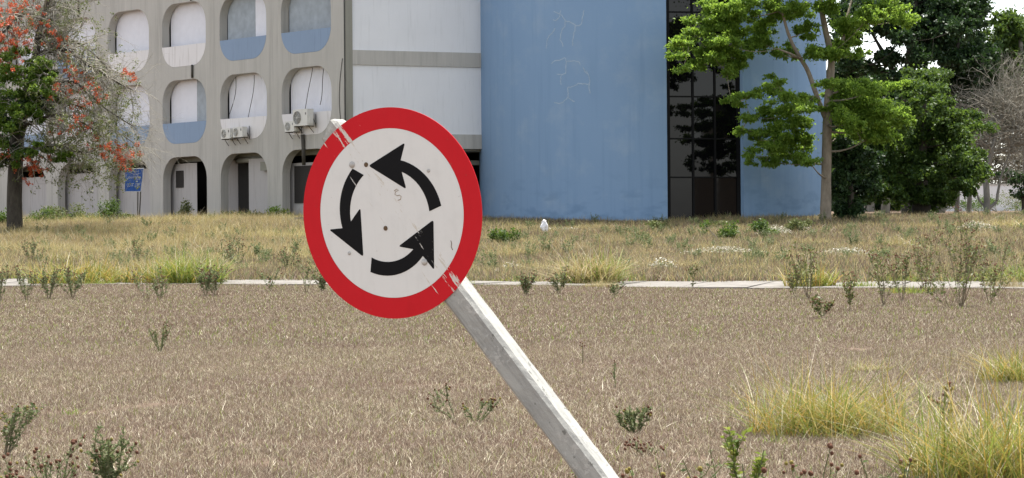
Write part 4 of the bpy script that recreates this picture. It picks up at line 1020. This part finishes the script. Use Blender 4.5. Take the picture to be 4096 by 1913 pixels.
# ------------------------------------------------------------------ grass
def blades(n, Rd, h0, h1, w, lean, curl, rng, segs=2, bias=.5, twist=.6, lie=0.):
    a = rng.uniform(0, 2*math.pi, n); q = rng.uniform(0, 1, n)**bias*Rd
    B = np.stack([np.cos(a)*q, np.sin(a)*q, np.zeros(n)], 1)
    az = rng.uniform(0, 2*math.pi, n); D = np.stack([np.cos(az), np.sin(az), np.zeros(n)], 1)
    H = rng.uniform(h0, h1, n)*(1+rng.normal(size=n)*.15); le = np.abs(rng.normal(size=n))*lean; cu = rng.uniform(-.2, 1, n)*curl
    if lie: k = rng.random(n) < lie; le[k] *= 3.0; H[k] *= .55
    sa = az+math.pi/2+rng.normal(size=n)*twist; S = np.stack([np.cos(sa), np.sin(sa), np.zeros(n)], 1)
    W = w*rng.uniform(.6, 1.4, n); V = np.zeros((n, segs+1, 2, 3))
    for i in range(segs+1):
        t = i/segs; c = B+D*((le*t+cu*t*t)*H)[:, None]; c[:, 2] += H*(t-np.minimum(.45, cu*.4)*t*t)
        ww = (W*(1-t**1.5*.9)*.5)[:, None]; V[:, i, 0] = c-S*ww; V[:, i, 1] = c+S*ww
    nv = 2*(segs+1); b = np.arange(n)[:, None]*nv; Q = []
    for i in range(segs): Q.append(np.stack([b[:, 0]+2*i, b[:, 0]+2*i+1, b[:, 0]+2*i+3, b[:, 0]+2*i+2], 1))
    return V.reshape(-1, 3), np.concatenate(Q)
def merge(parts):
    Vs, Qs, n = [], [], 0
    for V, Q in parts: Vs.append(V); Qs.append(Q+n); n += len(V)
    return np.concatenate(Vs), np.concatenate(Qs)
DRY = [(.066, .044, .033), (.107, .074, .054), (.147, .104, .074), (.187, .137, .095), (.228, .172, .116), (.28, .217, .146), (.39, .32, .23), (.16, .165, .068)]
M['g_dry'] = m_leaf('dry_grass', DRY, .30, None, .55, (.30, (.17, .11, .09), .5))
M['g_straw'] = m_leaf('straw', [(.42, .36, .24), (.58, .52, .38), (.68, .63, .48)], .3, None, .4)
M['g_gold'] = m_leaf('golden_grass', [(.30, .235, .10), (.43, .34, .14), (.53, .43, .19), (.60, .51, .27), (.28, .29, .09), (.45, .355, .15)], .38, None, .5, (.22, (.22, .15, .11), .55))
M['g_green'] = m_leaf('green_grass', [(.07, .12, .025), (.12, .18, .035), (.20, .25, .05), (.30, .29, .08)], .4, (.28, .34, .05), .5)
M['g_weed'] = m_leaf('weed_green', [(.095, .135, .055), (.13, .17, .07), (.165, .20, .085), (.21, .225, .115)], .4, None, .55)
M['g_mix'] = m_leaf('half_dry_tuft', [(.11, .15, .03), (.17, .20, .04), (.25, .25, .05), (.34, .28, .07), (.40, .25, .055), (.44, .36, .15)], .42, None, .45)
M['flower_white'] = m_leaf('white_flower', [(.36, .33, .26), (.48, .45, .37), (.60, .57, .49)], .2)
def variants(colname, n, fn):
    col = bpy.data.collections.new(colname)
    for i in range(n):
        me = fn(R(500+i+len(colname)*37)); o = bpy.data.objects.new('%s_tuft' % colname, me); col.objects.link(o)
    return col
def multi(parts_mats, name):
    """several blade sets with their own materials in one mesh"""
    V, Q, mi, n = [], [], [], 0
    for (v, q), k in parts_mats[0]: V.append(v); Q.append(q+n); mi.append(np.full(len(q), k)); n += len(v)
    me = fast_mesh(name, np.concatenate(V), np.concatenate(Q), [], parts_mats[1][0])
    for m_ in parts_mats[1][1:]: me.materials.append(m_)
    me.polygons.foreach_set('material_index', np.concatenate(mi).astype(np.int32)); return me
def scatter(name, pts, rot, scl, idx, col, label, cat):
    me = bpy.data.meshes.new(name); pts = np.asarray(pts, np.float32); n = len(pts); me.vertices.add(n); me.vertices.foreach_set('co', pts.ravel())
    for nm, ty, arr in (('rot', 'FLOAT_VECTOR', rot), ('scl', 'FLOAT_VECTOR', scl), ('idx', 'INT', idx)):
        at_ = me.attributes.new(nm, ty, 'POINT'); at_.data.foreach_set('vector' if ty == 'FLOAT_VECTOR' else 'value', np.asarray(arr, np.int32 if ty == 'INT' else np.float32).ravel())
    o = link(name, me); tag(o, label, cat, kind='stuff')
    ng = bpy.data.node_groups.new(name, 'GeometryNodeTree'); ng.interface.new_socket('Geometry', in_out='INPUT', socket_type='NodeSocketGeometry'); ng.interface.new_socket('Geometry', in_out='OUTPUT', socket_type='NodeSocketGeometry')
    gi, go = ng.nodes.new('NodeGroupInput'), ng.nodes.new('NodeGroupOutput'); ip = ng.nodes.new('GeometryNodeInstanceOnPoints'); ci = ng.nodes.new('GeometryNodeCollectionInfo')
    ci.inputs['Collection'].default_value = col; ci.inputs['Separate Children'].default_value = True; ci.inputs['Reset Children'].default_value = True; ci.transform_space = 'ORIGINAL'
    ip.inputs['Pick Instance'].default_value = True
    def na_(nm, ty):
        x = ng.nodes.new('GeometryNodeInputNamedAttribute'); x.data_type = ty; x.inputs['Name'].default_value = nm; return x.outputs['Attribute']
    ng.links.new(gi.outputs[0], ip.inputs['Points']); ng.links.new(ci.outputs[0], ip.inputs['Instance'])
    ng.links.new(na_('idx', 'INT'), ip.inputs['Instance Index']); ng.links.new(na_('rot', 'FLOAT_VECTOR'), ip.inputs['Rotation']); ng.links.new(na_('scl', 'FLOAT_VECTOR'), ip.inputs['Scale'])
    ng.links.new(ip.outputs[0], go.inputs[0])
    md = o.modifiers.new('scatter', 'NODES'); md.node_group = ng; return o
def vnoise(P, sc, seed):
    r = R(seed); a = r.uniform(-1, 1, (8, 2))*sc; ph = r.uniform(0, 6.28, 8); return np.mean([np.sin(P@a[i]*6.28+ph[i]) for i in range(8)], 0)*1.8
def field(y0, y1, step, rng, margin=3.0):
    out = []
    for y in np.arange(y0, y1, step):
        hw = .212*y+margin; x = np.arange(-hw, hw, step); out.append(np.stack([x+rng.uniform(-.6, .6, len(x))*step, y+rng.uniform(-.6, .6, len(x))*step], 1))
    P = np.concatenate(out)
    q = P-np.array(PATH_A); P = P[np.abs(q@np.array(pn)) > PATH_W/2+.12-np.clip(vnoise(P, .16, 40)+.15, 0, 1)*1.0]
    return P
def put(name, P, col, nvar, rng, label, s0=.8, s1=1.25, zs=(.8, 1.2)):
    n = len(P)
    if n == 0: return
    z = ground(P[:, 0], P[:, 1]); s = rng.uniform(s0, s1, n)
    scatter(name, np.stack([P[:, 0], P[:, 1], z], 1), np.stack([np.zeros(n), np.zeros(n), rng.uniform(0, 6.28, n)], 1), np.stack([s, s, s*rng.uniform(*zs, n)], 1), rng.integers(0, nvar, n), col, label, 'grass')
# near lawn
lawn_near = variants('near_lawn', 10, lambda r: multi(([(blades(860, .36, .014, .042, .0034, .6, .8, r, 2, .55, .9, .3), 0), (blades(95, .36, .016, .042, .0042, .5, .9, r, 2, .55, .9, .2), 1), (blades(9, .3, .03, .055, .0045, .4, .6, r, 2, .5), 2)], [M['g_dry'], M['g_straw'], M['g_green']]), 'near_lawn'))
rng = R(61); P = field(7.5, 33, .34, rng, 2.2)
P = P[(vnoise(P, .6, 71) < .6) | (rng.random(len(P)) < .7)]
put('short_dry_grass', P, lawn_near, 10, rng, 'short brown dried-up lawn covering the foreground')
lawn_far = variants('far_lawn', 8, lambda r: multi(([(blades(1300, .8, .018, .05, .0075, .55, .8, r, 2, .55, .9, .3), 0), (blades(120, .8, .02, .055, .008, .5, .9, r, 2, .55, .9, .3), 1), (blades(16, .8, .04, .08, .010, .4, .6, r, 2, .5), 2)], [M['g_dry'], M['g_straw'], M['g_green']]), 'far_lawn'))
rng = R(62); P = field(31, 70, .62, rng, 3); q = (P-np.array(PATH_A))@np.array(pn); P = P[q < 0]
put('dry_grass_before_path', P, lawn_far, 8, rng, 'short brown dried-up lawn between the foreground and the path')
sprig = variants('green_sprig', 4, lambda r: multi(([(blades(26, .07, .02, .07, .006, .6, .8, r, 3, .6), 0)], [M['g_green']]), 'green_sprig'))
rng = R(66); P = field(9, 50, .8, rng, 2); P = P[rng.random(len(P)) < np.clip(vnoise(P, .25, 33)*.6-.1, 0, .4)]
put('green_sprigs', P, sprig, 4, rng, 'small green sprigs sprouting in the dry lawn', .7, 1.4)
# behind the path
brown = variants('brown_field', 8, lambda r: multi(([(blades(420, 1.0, .08, .24, .018, .4, .7, r, 2, .55, .8), 0), (blades(130, 1.0, .10, .30, .014, .4, .9, r, 3, .55), 1), (blades(95, 1.0, .08, .24, .02, .4, .6, r, 2, .5), 2)], [M['g_dry'], M['g_gold'], M['g_weed']]), 'brown_field'))
gold = variants('gold_field', 8, lambda r: multi(([(blades(330, .9, .25, .62, .016, .3, .8, r, 3, .55, .8), 0), (blades(120, .9, .15, .4, .018, .4, .8, r, 2, .55), 1), (blades(60, .9, .2, .5, .016, .35, .8, r, 3, .5), 2), (blades(14, .9, .4, .75, .012, .25, .9, r, 3, .5), 3)], [M['g_gold'], M['g_dry'], M['g_weed'], M['g_straw']]), 'gold_field'))
rng = R(63); P = field(52, 113, .85, rng, 4); q = (P-np.array(PATH_A))@np.array(pn); P = P[q > PATH_W/2]
put('brown_field_grass', P, brown, 8, rng, 'low brown grass of the field behind the path')
rng = R(64); P = field(55, 111, 1.0, rng, 4); q = (P-np.array(PATH_A))@np.array(pn); P = P[q > PATH_W/2+.5]
pxs = P[:, 0]/P[:, 1]*F+XC
prob = np.where(pxs < 1500, np.clip((P[:, 1]-66)/22, .12, 1)*.95, np.clip(.30-(pxs-1900)/9000, .10, .3)*np.where(P[:, 1] < 100, 1, .8)); prob = prob+.45*vnoise(P, .08, 9)*np.where(pxs < 1500, .5, .6)
P = P[rng.random(len(P)) < prob]
px2 = P[:, 0]/P[:, 1]*F+XC
L_ = P[px2 < 1700]; R_ = P[px2 >= 1700]
put('tall_golden_grass', L_, gold, 8, rng, 'tall golden dry grass in front of the concrete building', .65, 1.1, (.55, 1.05))
put('tufted_golden_grass', R_, gold, 8, rng, 'sparser golden dry grass in the field before the tower', .5, .95, (.5, .9))
# green fringe along the path
green = variants('green_fringe', 6, lambda r: multi(([(blades(260, .45, .05, .16, .012, .4, .7, r, 2, .55), 0), (blades(40, .45, .08, .2, .012, .4, .8, r, 3, .55), 1)], [M['g_green'], M['g_mix']]), 'green_fringe'))
rng = R(65); n = 420; s = rng.uniform(0, 62, n); w = np.where(rng.random(n) < .75, PATH_W/2+rng.uniform(.05, .9, n), -PATH_W/2+rng.normal(size=n)*.7); P = np.array(PATH_A)[None]+s[:, None]*np.array(pd)[None]+w[:, None]*np.array(pn)[None]
P = P[(vnoise(P, .12, 4) > -.1) & ((((P-np.array(PATH_A))@np.array(pn)) > 0) | (vnoise(P, .2, 6) > .15))]
put('green_path_fringe', P, green, 6, rng, 'short yellow-green grass fringing the path', .7, 1.3, (.6, 1.3))

rng = R(67); n = 150; t_s = rng.uniform(0, 62, n); w = np.where(rng.random(n) < .7, -PATH_W/2+rng.normal(size=n)*.45, rng.uniform(-1, 1, n)*PATH_W/2); P = np.array(PATH_A)[None]+t_s[:, None]*np.array(pd)[None]+w[:, None]*np.array(pn)[None]; P = P[vnoise(P, .2, 51) > .3]
put('path_edge_grass', P, gold, 8, rng, 'half dry grass growing over the near edge of the path', .25, .55, (.6, 1.2))
# single tufts
def tuft(px, Y, Rd, h, n, w, label, mat='g_mix', seed=0, lean=.5):
    b = on_ground(px, Y); r = R(700+seed)
    me = multi(([(blades(int(n*1.2), Rd, h*.2, h, w*.85, lean*1.45, 1.35, r, 6, .8, .8), 0), (blades(n//3, Rd, h*.2, h*.85, w*.9, lean*1.3, 1.2, r, 6, .7, .7), 1), (blades(n//7, Rd*1.05, h*.4, h*1.2, w*.5, lean*1.1, 1.5, r, 7, .7, .6), 2)], [M[mat], M['g_green'] if mat != 'g_green' else M['g_mix'], M['g_straw']]), 'grass_tuft')
    o = link('grass_tuft', me); o.location = b; return tag(o, label, 'grass tuft', 'grass tufts standing up singly')
for i, (px, Y, Rd, h, n, w, lab, mt, le) in enumerate([
    (3320, 16.2, .52, .54, 900, .007, 'large green and golden grass tuft in the right foreground', 'g_mix', .55), (4000, 12.9, .50, .62, 950, .007, 'large golden grass tuft cut by the lower right corner', 'g_mix', .6), (3780, 13.6, .22, .30, 260, .006, 'small golden grass tuft between the two large right tufts', 'g_mix', .7),
    (4060, 22, .30, .45, 380, .008, 'golden grass tuft at the right edge above the corner tuft', 'g_mix', .6),
    (2350, 57.0, .65, .90, 700, .030, 'big golden grass tuft over the path right of the post', 'g_gold', .4), (2415, 57.5, .40, .85, 340, .030, 'green grass tuft touching the big golden one on the path', 'g_green', .3), (300, 60.5, 1.1, .65, 700, .028, 'yellow-green grass tuft over the path at the far left', 'g_mix', .5), (420, 60, .9, .5, 560, .028, 'low yellow-green tuft right of the far left path tuft', 'g_mix', .5),
    (760, 59, .85, .9, 700, .028, 'tall bright green grass tuft over the path left of the sign', 'g_green', .4), (650, 59.5, .8, .6, 460, .028, 'golden green tuft left of the tall bright green path tuft', 'g_mix', .45), (3240, 54.6, .55, .62, 380, .026, 'yellow-green tuft over the path below the slim tree', 'g_mix', .4), (4085, 55.5, .9, .55, 380, .026, 'green tuft behind the path at the right edge', 'g_green', .5),
    (3590, 82, .8, .65, 300, .022, 'golden tuft in the field below the round tree', 'g_gold', .4), (4030, 95, 1.6, .7, 500, .024, 'golden grass patch in the field at the right edge', 'g_gold', .4), (3480, 24, .18, .16, 120, .006, 'thin straw tuft behind the large right foreground tuft', 'g_gold', .6)]):
    tuft(px, Y, Rd, h, n, w, lab, mt, i, le)

# white flowered ground cover
def flower_patch(px, Y, w, dpt, h, n, label, seed):
    r = R(800+seed); b = on_ground(px, Y); root = thing('white_flower_patch', label, 'flowers', tuple(b), 'white flowered patches in the field')
    def pos(k, zz0, zz1):
        x, y = r.normal(size=k)*w*.38, r.normal(size=k)*dpt*.38; e = np.exp(-(x/w)**2*2-(y/dpt)**2*2); return np.stack([x, y, h*e*r.uniform(zz0, zz1, k)+ground(b.x+x, b.y+y)-b.z], 1)
    o = link('flowers', leaf_mesh('flowers', leaf_arrays(pos(int(n*.75), .6, 1.15), r, .045, .045, .9, .0), M['flower_white']), root); o['kind'] = 'stuff'
    o = link('foliage', leaf_mesh('foliage', leaf_arrays(pos(n, .1, .85), r, .07, .03, .1, -.4), M['g_weed']), root); o['kind'] = 'stuff'
for i, a in enumerate([(3100, 91, 1.1, 1.6, .42, 900, 'white flowered mound left of the slim trunk foot'), (3215, 92, .8, 1.2, .32, 500, 'white flowered mound right of the slim trunk foot'), (2890, 75, 2.2, 1.5, .30, 1300, 'wide white flowered strip in mid field below the glazed strip'), (3390, 75, 1.7, 1.4, .32, 900, 'white flowered strip in mid field below the conical shrub'), (3900, 92, 1.3, 1.5, .38, 700, 'white flowered patch in the field below the bare tree'), (2650, 64.5, .75, .7, .40, 420, 'white flowered clump just behind the path right of the golden tuft'), (2050, 66, .6, .6, .30, 260, 'white flowered clump behind the path near the sign edge'), (2250, 97, 1.8, 1.6, .25, 700, 'white flowered strip below the white bag')]): flower_patch(*a, i)

# ------------------------------------------------------------------ weeds with round seed heads
M['head_brown'] = m_plain('brown_seed_head', (.12, .06, .04), .9, .1, var=.35, scale=120)
M['head_olive'] = m_plain('olive_seed_head', (.20, .165, .05), .9, .1, var=.3, scale=120)
M['stem'] = m_plain('weed_stem', (.12, .13, .06), .8, .2, var=.3, scale=40)
M['stem_dark'] = m_plain('woody_weed_stem', (.18, .15, .10), .85, .15, var=.3, scale=40)
def head_mesh(mat):
    bm = bmesh.new(); bmesh.ops.create_icosphere(bm, subdivisions=2, radius=1.0); r = random.Random(2)
    for v in bm.verts: v.co *= r.uniform(.82, 1.12)
    me = bpy.data.meshes.new('seed_head'); bm.to_mesh(me); bm.free(); me.materials.append(mat); return me
HB, HO = head_mesh(M['head_brown']), head_mesh(M['head_olive'])
def weed_parts(r, h, nst, spread, leaf_len, nleaf, subs=2, lean=(0, 0)):
    mb = MB(); leaves = []; tips = []; ldir = []
    for i in range(nst):
        a = 6.283*i/nst+r.normal()*.5; d = np.array([math.cos(a)*spread+lean[0], math.sin(a)*spread*.8+lean[1], 1.]); d /= np.linalg.norm(d)
        L = h*r.uniform(.7, 1.05)/max(d[2], .45); P = [np.array([0, 0, -.02])]; dd = d.copy(); n = 6
        for k in range(n): dd = dd+r.normal(size=3)*.10+np.array([0, 0, .05]); dd /= np.linalg.norm(dd); P.append(P[-1]+dd*L/n)
        P = np.array(P); mb.tube(P, np.linspace(.0042, .0018, n+1)*max(1, (h/.4)**.45), 4, False)
        stems = [P]
        for k in range(subs+int(r.integers(0, 2))):
            t = r.uniform(.35, .9); j = int(t*n); q = P[j]+(P[min(j+1, n)]-P[j])*(t*n-j); e = d+r.normal(size=3)*.55; e[2] = abs(e[2])+.2; e /= np.linalg.norm(e)
            l2 = L*r.uniform(.2, .42); Q = np.array([q, q+e*l2*.5+r.normal(size=3)*.01, q+e*l2+np.array([0, 0, l2*.12])]); mb.tube(Q, np.array([.0026, .002, .0013])*max(1, (h/.4)**.45), 3, False); stems.append(Q)
        for S in stems:
            tips.append(S[-1]); m_ = max(2, int(nleaf*len(S)/7))
            t = r.uniform(.25, .97, m_)*(len(S)-1); j = np.minimum(t.astype(int), len(S)-2); q = S[j]+(S[j+1]-S[j])*(t-j)[:, None]
            leaves.append(q); o_ = rv(r, m_); o_[:, 2] = np.abs(o_[:, 2])*.6+.1; ldir.append(o_)
    P = np.concatenate(leaves); D = np.concatenate(ldir)
    return mb, leaf_arrays(P, r, leaf_len, leaf_len*.42, .3, .0, D), tips
def weed(px, Y, h, label, nst=5, spread=.4, leaf=.022, nleaf=26, hr=.008, subs=2, seed=0, olive=.2, lean=(0, 0), single=True, headp=1., lm='g_weed', stem='stem', extra=2):
    r = R(900+seed); b = on_ground(px, Y); root = thing('weed', label, 'weed', tuple(b), 'weeds growing in the lawn')
    mb, LV, tips = weed_parts(r, h, nst, spread, leaf, nleaf, subs, lean)
    mb.build('stem', M[stem], root); o = link('leaves', leaf_mesh('leaves', LV, M[lm]), root); o['kind'] = 'stuff'
    pts = []
    for t in tips:
        if r.random() < headp: pts.append(t)
        for _ in range(int(r.integers(0, extra+1))): pts.append(t+r.normal(size=3)*hr*np.array([2.6, 2.6, 1.6])-np.array([0, 0, hr]))
    if single:
        for p in pts[:34]:
            o = link('seed_head', HO if r.random() < olive else HB, root); s = hr*r.uniform(.7, 1.15); o.location = p; o.scale = (s, s, s)
    else:
        m = MB(); base = [v.co[:] for v in HB.vertices][:12]
        for p in pts:
            s = hr*r.uniform(.8, 1.3); m.add(np.array([(1,0,0),(-1,0,0),(0,1,0),(0,-1,0),(0,0,1),(0,0,-1)])*s+p, [(0,2,4),(2,1,4),(1,3,4),(3,0,4),(2,0,5),(1,2,5),(3,1,5),(0,3,5)])
        if pts: o = m.build('seed_heads', M['head_brown'], root); o['kind'] = 'stuff'
    return root
near_weeds = [
    (640, 29.3, .36, 'upright weed alone in the lawn at left, left of the sign', dict(nst=7, spread=.32, nleaf=34, hr=.008)),
    (1830, 17.6, .27, 'sprawling weed left of the leaning post foot, taller half', dict(nst=3, spread=.35, lean=(-.75, 0), nleaf=60, hr=.008, leaf=.018, stem='stem_dark')),
    (1905, 17.4, .20, 'sprawling weed closest to the leaning post on its left', dict(nst=4, spread=.7, lean=(.1, 0), nleaf=60, hr=.008, leaf=.018)),
    (2540, 16.4, .17, 'bushy low weed right of the leaning post', dict(nst=10, spread=.7, nleaf=50, hr=.009, leaf=.022, olive=.4)),
    (20, 14.9, .32, 'dark stemmed weed at the left edge of the foreground', dict(nst=7, spread=.35, lean=(.25, 0), nleaf=44, hr=.007, leaf=.024, olive=.6, stem='stem_dark')),
    (430, 12.6, .29, 'leafy weed with dense brown heads in the lower left', dict(nst=9, spread=.35, lean=(.18, 0), nleaf=60, hr=.0095, leaf=.022, olive=.15)),
    (210, 12.3, .24, 'sparse weed with brown heads on long stalks in the lower left corner', dict(nst=9, spread=.75, lean=(.1, 0), nleaf=14, hr=.0095, leaf=.02, olive=.1)),
    (60, 11.9, .19, 'low weed with brown heads at the bottom left edge', dict(nst=7, spread=.7, nleaf=22, hr=.0095, leaf=.02, olive=.2)),
    (2340, 8.2, .50, 'weed with olive heads in front of the post foot, on its left side', dict(nst=4, spread=.12, nleaf=14, hr=.0085, leaf=.02, olive=.8)),
    (2465, 8.0, .48, 'weed with olive heads in front of the post foot, on its right side', dict(nst=5, spread=.14, nleaf=18, hr=.0085, leaf=.02, olive=.85)),
    (2830, 8.8, .50, 'weed with large olive and brown heads at the bottom, left of the green herb', dict(nst=9, spread=.28, nleaf=14, hr=.0098, leaf=.02, olive=.45)),
    (2960, 8.6, .47, 'weed with brown heads at the bottom, around the foot of the green herb', dict(nst=8, spread=.25, nleaf=18, hr=.0095, leaf=.02, olive=.5)),
    (3260, 8.9, .49, 'weed with few brown heads at the bottom, below the large right tuft', dict(nst=5, spread=.25, nleaf=10, hr=.009, leaf=.02, olive=.3)),
    (3550, 9.2, .44, 'weed with few heads at the bottom right, between the two large tufts', dict(nst=5, spread=.3, nleaf=20, hr=.008, leaf=.022, olive=.7)),
    (3775, 15.5, .36, 'thin dark weed with few heads behind the corner tuft', dict(nst=3, spread=.12, nleaf=14, hr=.010, leaf=.02, olive=.6)),
    (2990, 10.0, .56, 'upright bright green feathery herb at the bottom right', dict(nst=2, spread=.04, nleaf=80, hr=.004, leaf=.036, subs=1, headp=.0, extra=0, lm='g_green')),
    (2460, 21.5, .28, 'thin green weed stalk in the lawn right of the post', dict(nst=1, spread=.05, nleaf=40, hr=.007, leaf=.02, subs=1)),
    (2330, 26, .26, 'pair of dry brown weed stalks right of the post', dict(nst=2, spread=.1, nleaf=4, hr=.008, leaf=.015, subs=1, stem='stem_dark')),
    (2585, 14.6, .10, 'withered grey-brown weed lying below the bushy low weed', dict(nst=6, spread=1.2, nleaf=4, hr=.008, leaf=.018, stem='stem_dark', olive=0.)),
]
for i, (px, Y, h, lab, kw) in enumerate(near_weeds): weed(px, Y, h, lab, seed=i, **kw)
path_weeds = [(0, 50, .80, 'tall dark weed at the left edge before the path'), (105, 50, .72, 'dark green weed second from the left edge before the path'), (195, 50.5, .62, 'broad weed third from the left edge before the path'), (290, 51, .55, 'spreading weed fourth from the left edge before the path'), (585, 49, .62, 'thin spreading weed before the path below the golden green tuft'), (640, 49.5, .45, 'thin weed right of the spreading one before the path'),
              (825, 50.5, .55, 'dark twin-stemmed weed before the path below the bright green tuft'), (862, 50.8, .60, 'dark weed leaning right beside the twin-stemmed one'), (1085, 52, .48, 'thin dark weed before the path left of the sign'), (1225, 51.5, .62, 'tall thin weed before the path close to the sign rim'), (1290, 52, .4, 'small weed touching the sign rim at its lower left'),
              (2105, 50, .42, 'small weed before the path right of the post'), (2235, 50.5, .5, 'green weed before the path below the golden tuft'), (2460, 49, .35, 'thin weed in the lawn below the path, right of the golden tuft'), (1150, 66, .7, 'weedy bush behind the path left of the sign'), (130, 70, .8, 'dark weed behind the path at the far left'), (560, 68, .7, 'weed with pale stalks behind the path above the left tufts'), (940, 68, .9, 'group of tall green weeds behind the path left of the sign'), (905, 70, .8, 'green weed left of the tall weed group behind the path')]
for i, (px, Y, h, lab) in enumerate(path_weeds):
    weed(px, Y, h, lab, nst=6+i % 4 if i not in (8, 9, 13) else 3, spread=.34+.05*(i % 3) if i not in (3, 4) else .6, leaf=.055, nleaf=22 if i not in (4, 5) else 12, hr=.014, subs=3, seed=50+i, single=False, extra=2, stem='stem_dark')
airy = [(3845, 43.5, 1.5, .30, 10, 'tall airy weed with many brown heads near the right edge'), (3800, 43, .75, .95, 8, 'wide low branched weed at the foot of the tall airy weed'), (3610, 47, 1.0, .28, 6, 'airy weed left of the tallest one at right'), (3535, 44, .95, .32, 6, 'reddish airy weed second left of the tallest one at right'), (3235, 48, 1.0, .35, 7, 'airy weed with brown heads right of the path tuft below the slim tree'), (3180, 49, .7, .25, 4, 'dark weed before the path below the slim tree'), (3960, 45, .8, .45, 6, 'airy weed at the right edge beside the tallest one'), (3990, 49, 1.0, .4, 6, 'thin airy weed cut by the right edge'), (3400, 42, .55, .3, 4, 'small brown weed in the lawn left of the airy weeds'), (3290, 38, .35, .3, 4, 'small dry weed in the lawn below the path at right'), (3700, 52, 1.2, .3, 6, 'green airy weed behind the tallest one at right'), (2770, 52, .55, .12, 2, 'single dark weed stalk on the path between tufts')]
for i, (px, Y, h, sp, ns, lab) in enumerate(airy):
    weed(px, Y, h, lab, nst=ns, spread=sp, leaf=.065, nleaf=16, hr=.014, subs=4, seed=80+i, single=False, extra=2, stem='stem_dark', lm='leaf_olive')
# uncountable small weeds further off
def far_weed(r):
    mb, LV, tips = weed_parts(r, .5, 6, .5, .055, 22, 3); return leaf_mesh('field_weed', LV, M['g_weed'])
fw = variants('field_weed', 6, far_weed); rng = R(91); P = field(64, 108, 1.5, rng, 3); q = (P-np.array(PATH_A))@np.array(pn); P = P[q > PATH_W/2+.6]; P = P[rng.random(len(P)) < np.clip(.32+.5*vnoise(P, .06, 17), .06, .75)]
o = put('field_weeds', P, fw, 6, rng, 'small green weeds dotted over the field behind the path', .5, 1.1)
# twigs, clods and pale litter in the lawn are part of it: dry stalks lying about
lit = variants('dry_stalk', 5, lambda r: fast_mesh('dry_stalk', *blades(3, .25, .06, .15, .004, 1.2, .8, r, 4, .5), [], M['g_straw'])); rng = R(92); P = field(8, 34, 1.15, rng, 2); put('dry_stalks', P, lit, 5, rng, 'loose straw stalks lying in the foreground lawn')

# ------------------------------------------------------------------ white plastic bag
def bag():
    YB_ = 95.0; r = random.Random(8); bm = bmesh.new(); n, mrow = 18, 12; rows = []
    prof = [(.02, 0), (.09, .03), (.115, .10), (.125, .17), (.13, .22), (.12, .29), (.10, .36), (.075, .42), (.075, .44), (.085, .455), (.06, .47), (.008, .52)]
    for k, (rad, z) in enumerate(prof):
        ring = []
        for i in range(n):
            a = 6.283*i/n; w = 1+.24*math.sin(3*a+k*.7)+.16*math.sin(5*a-k)+r.uniform(-.13, .13); ring.append(bm.verts.new((rad*w*math.cos(a)-(.05 if k == 11 else 0)+.012*math.sin(k*1.3), rad*w*math.sin(a)*.8, z+r.uniform(-.006, .006))))
        rows.append(ring)
    for k in range(mrow-1):
        for i in range(n): bm.faces.new((rows[k][i], rows[k][(i+1) % n], rows[k+1][(i+1) % n], rows[k+1][i]))
    bm.faces.new(rows[0][::-1]); bm.faces.new(rows[-1]); me = bpy.data.meshes.new('plastic_bag'); bm.to_mesh(me); bm.free()
    me.materials.append(m_plain('white_plastic', (.74, .74, .76), .4, .5, var=.05)); o = link('plastic_bag', me); p = on_ground(2178, YB_); o.location = (p.x, p.y, p.z+.12)
    tag(o, 'crumpled white plastic bag standing in the grass before the blue tower', 'bag')
bag()
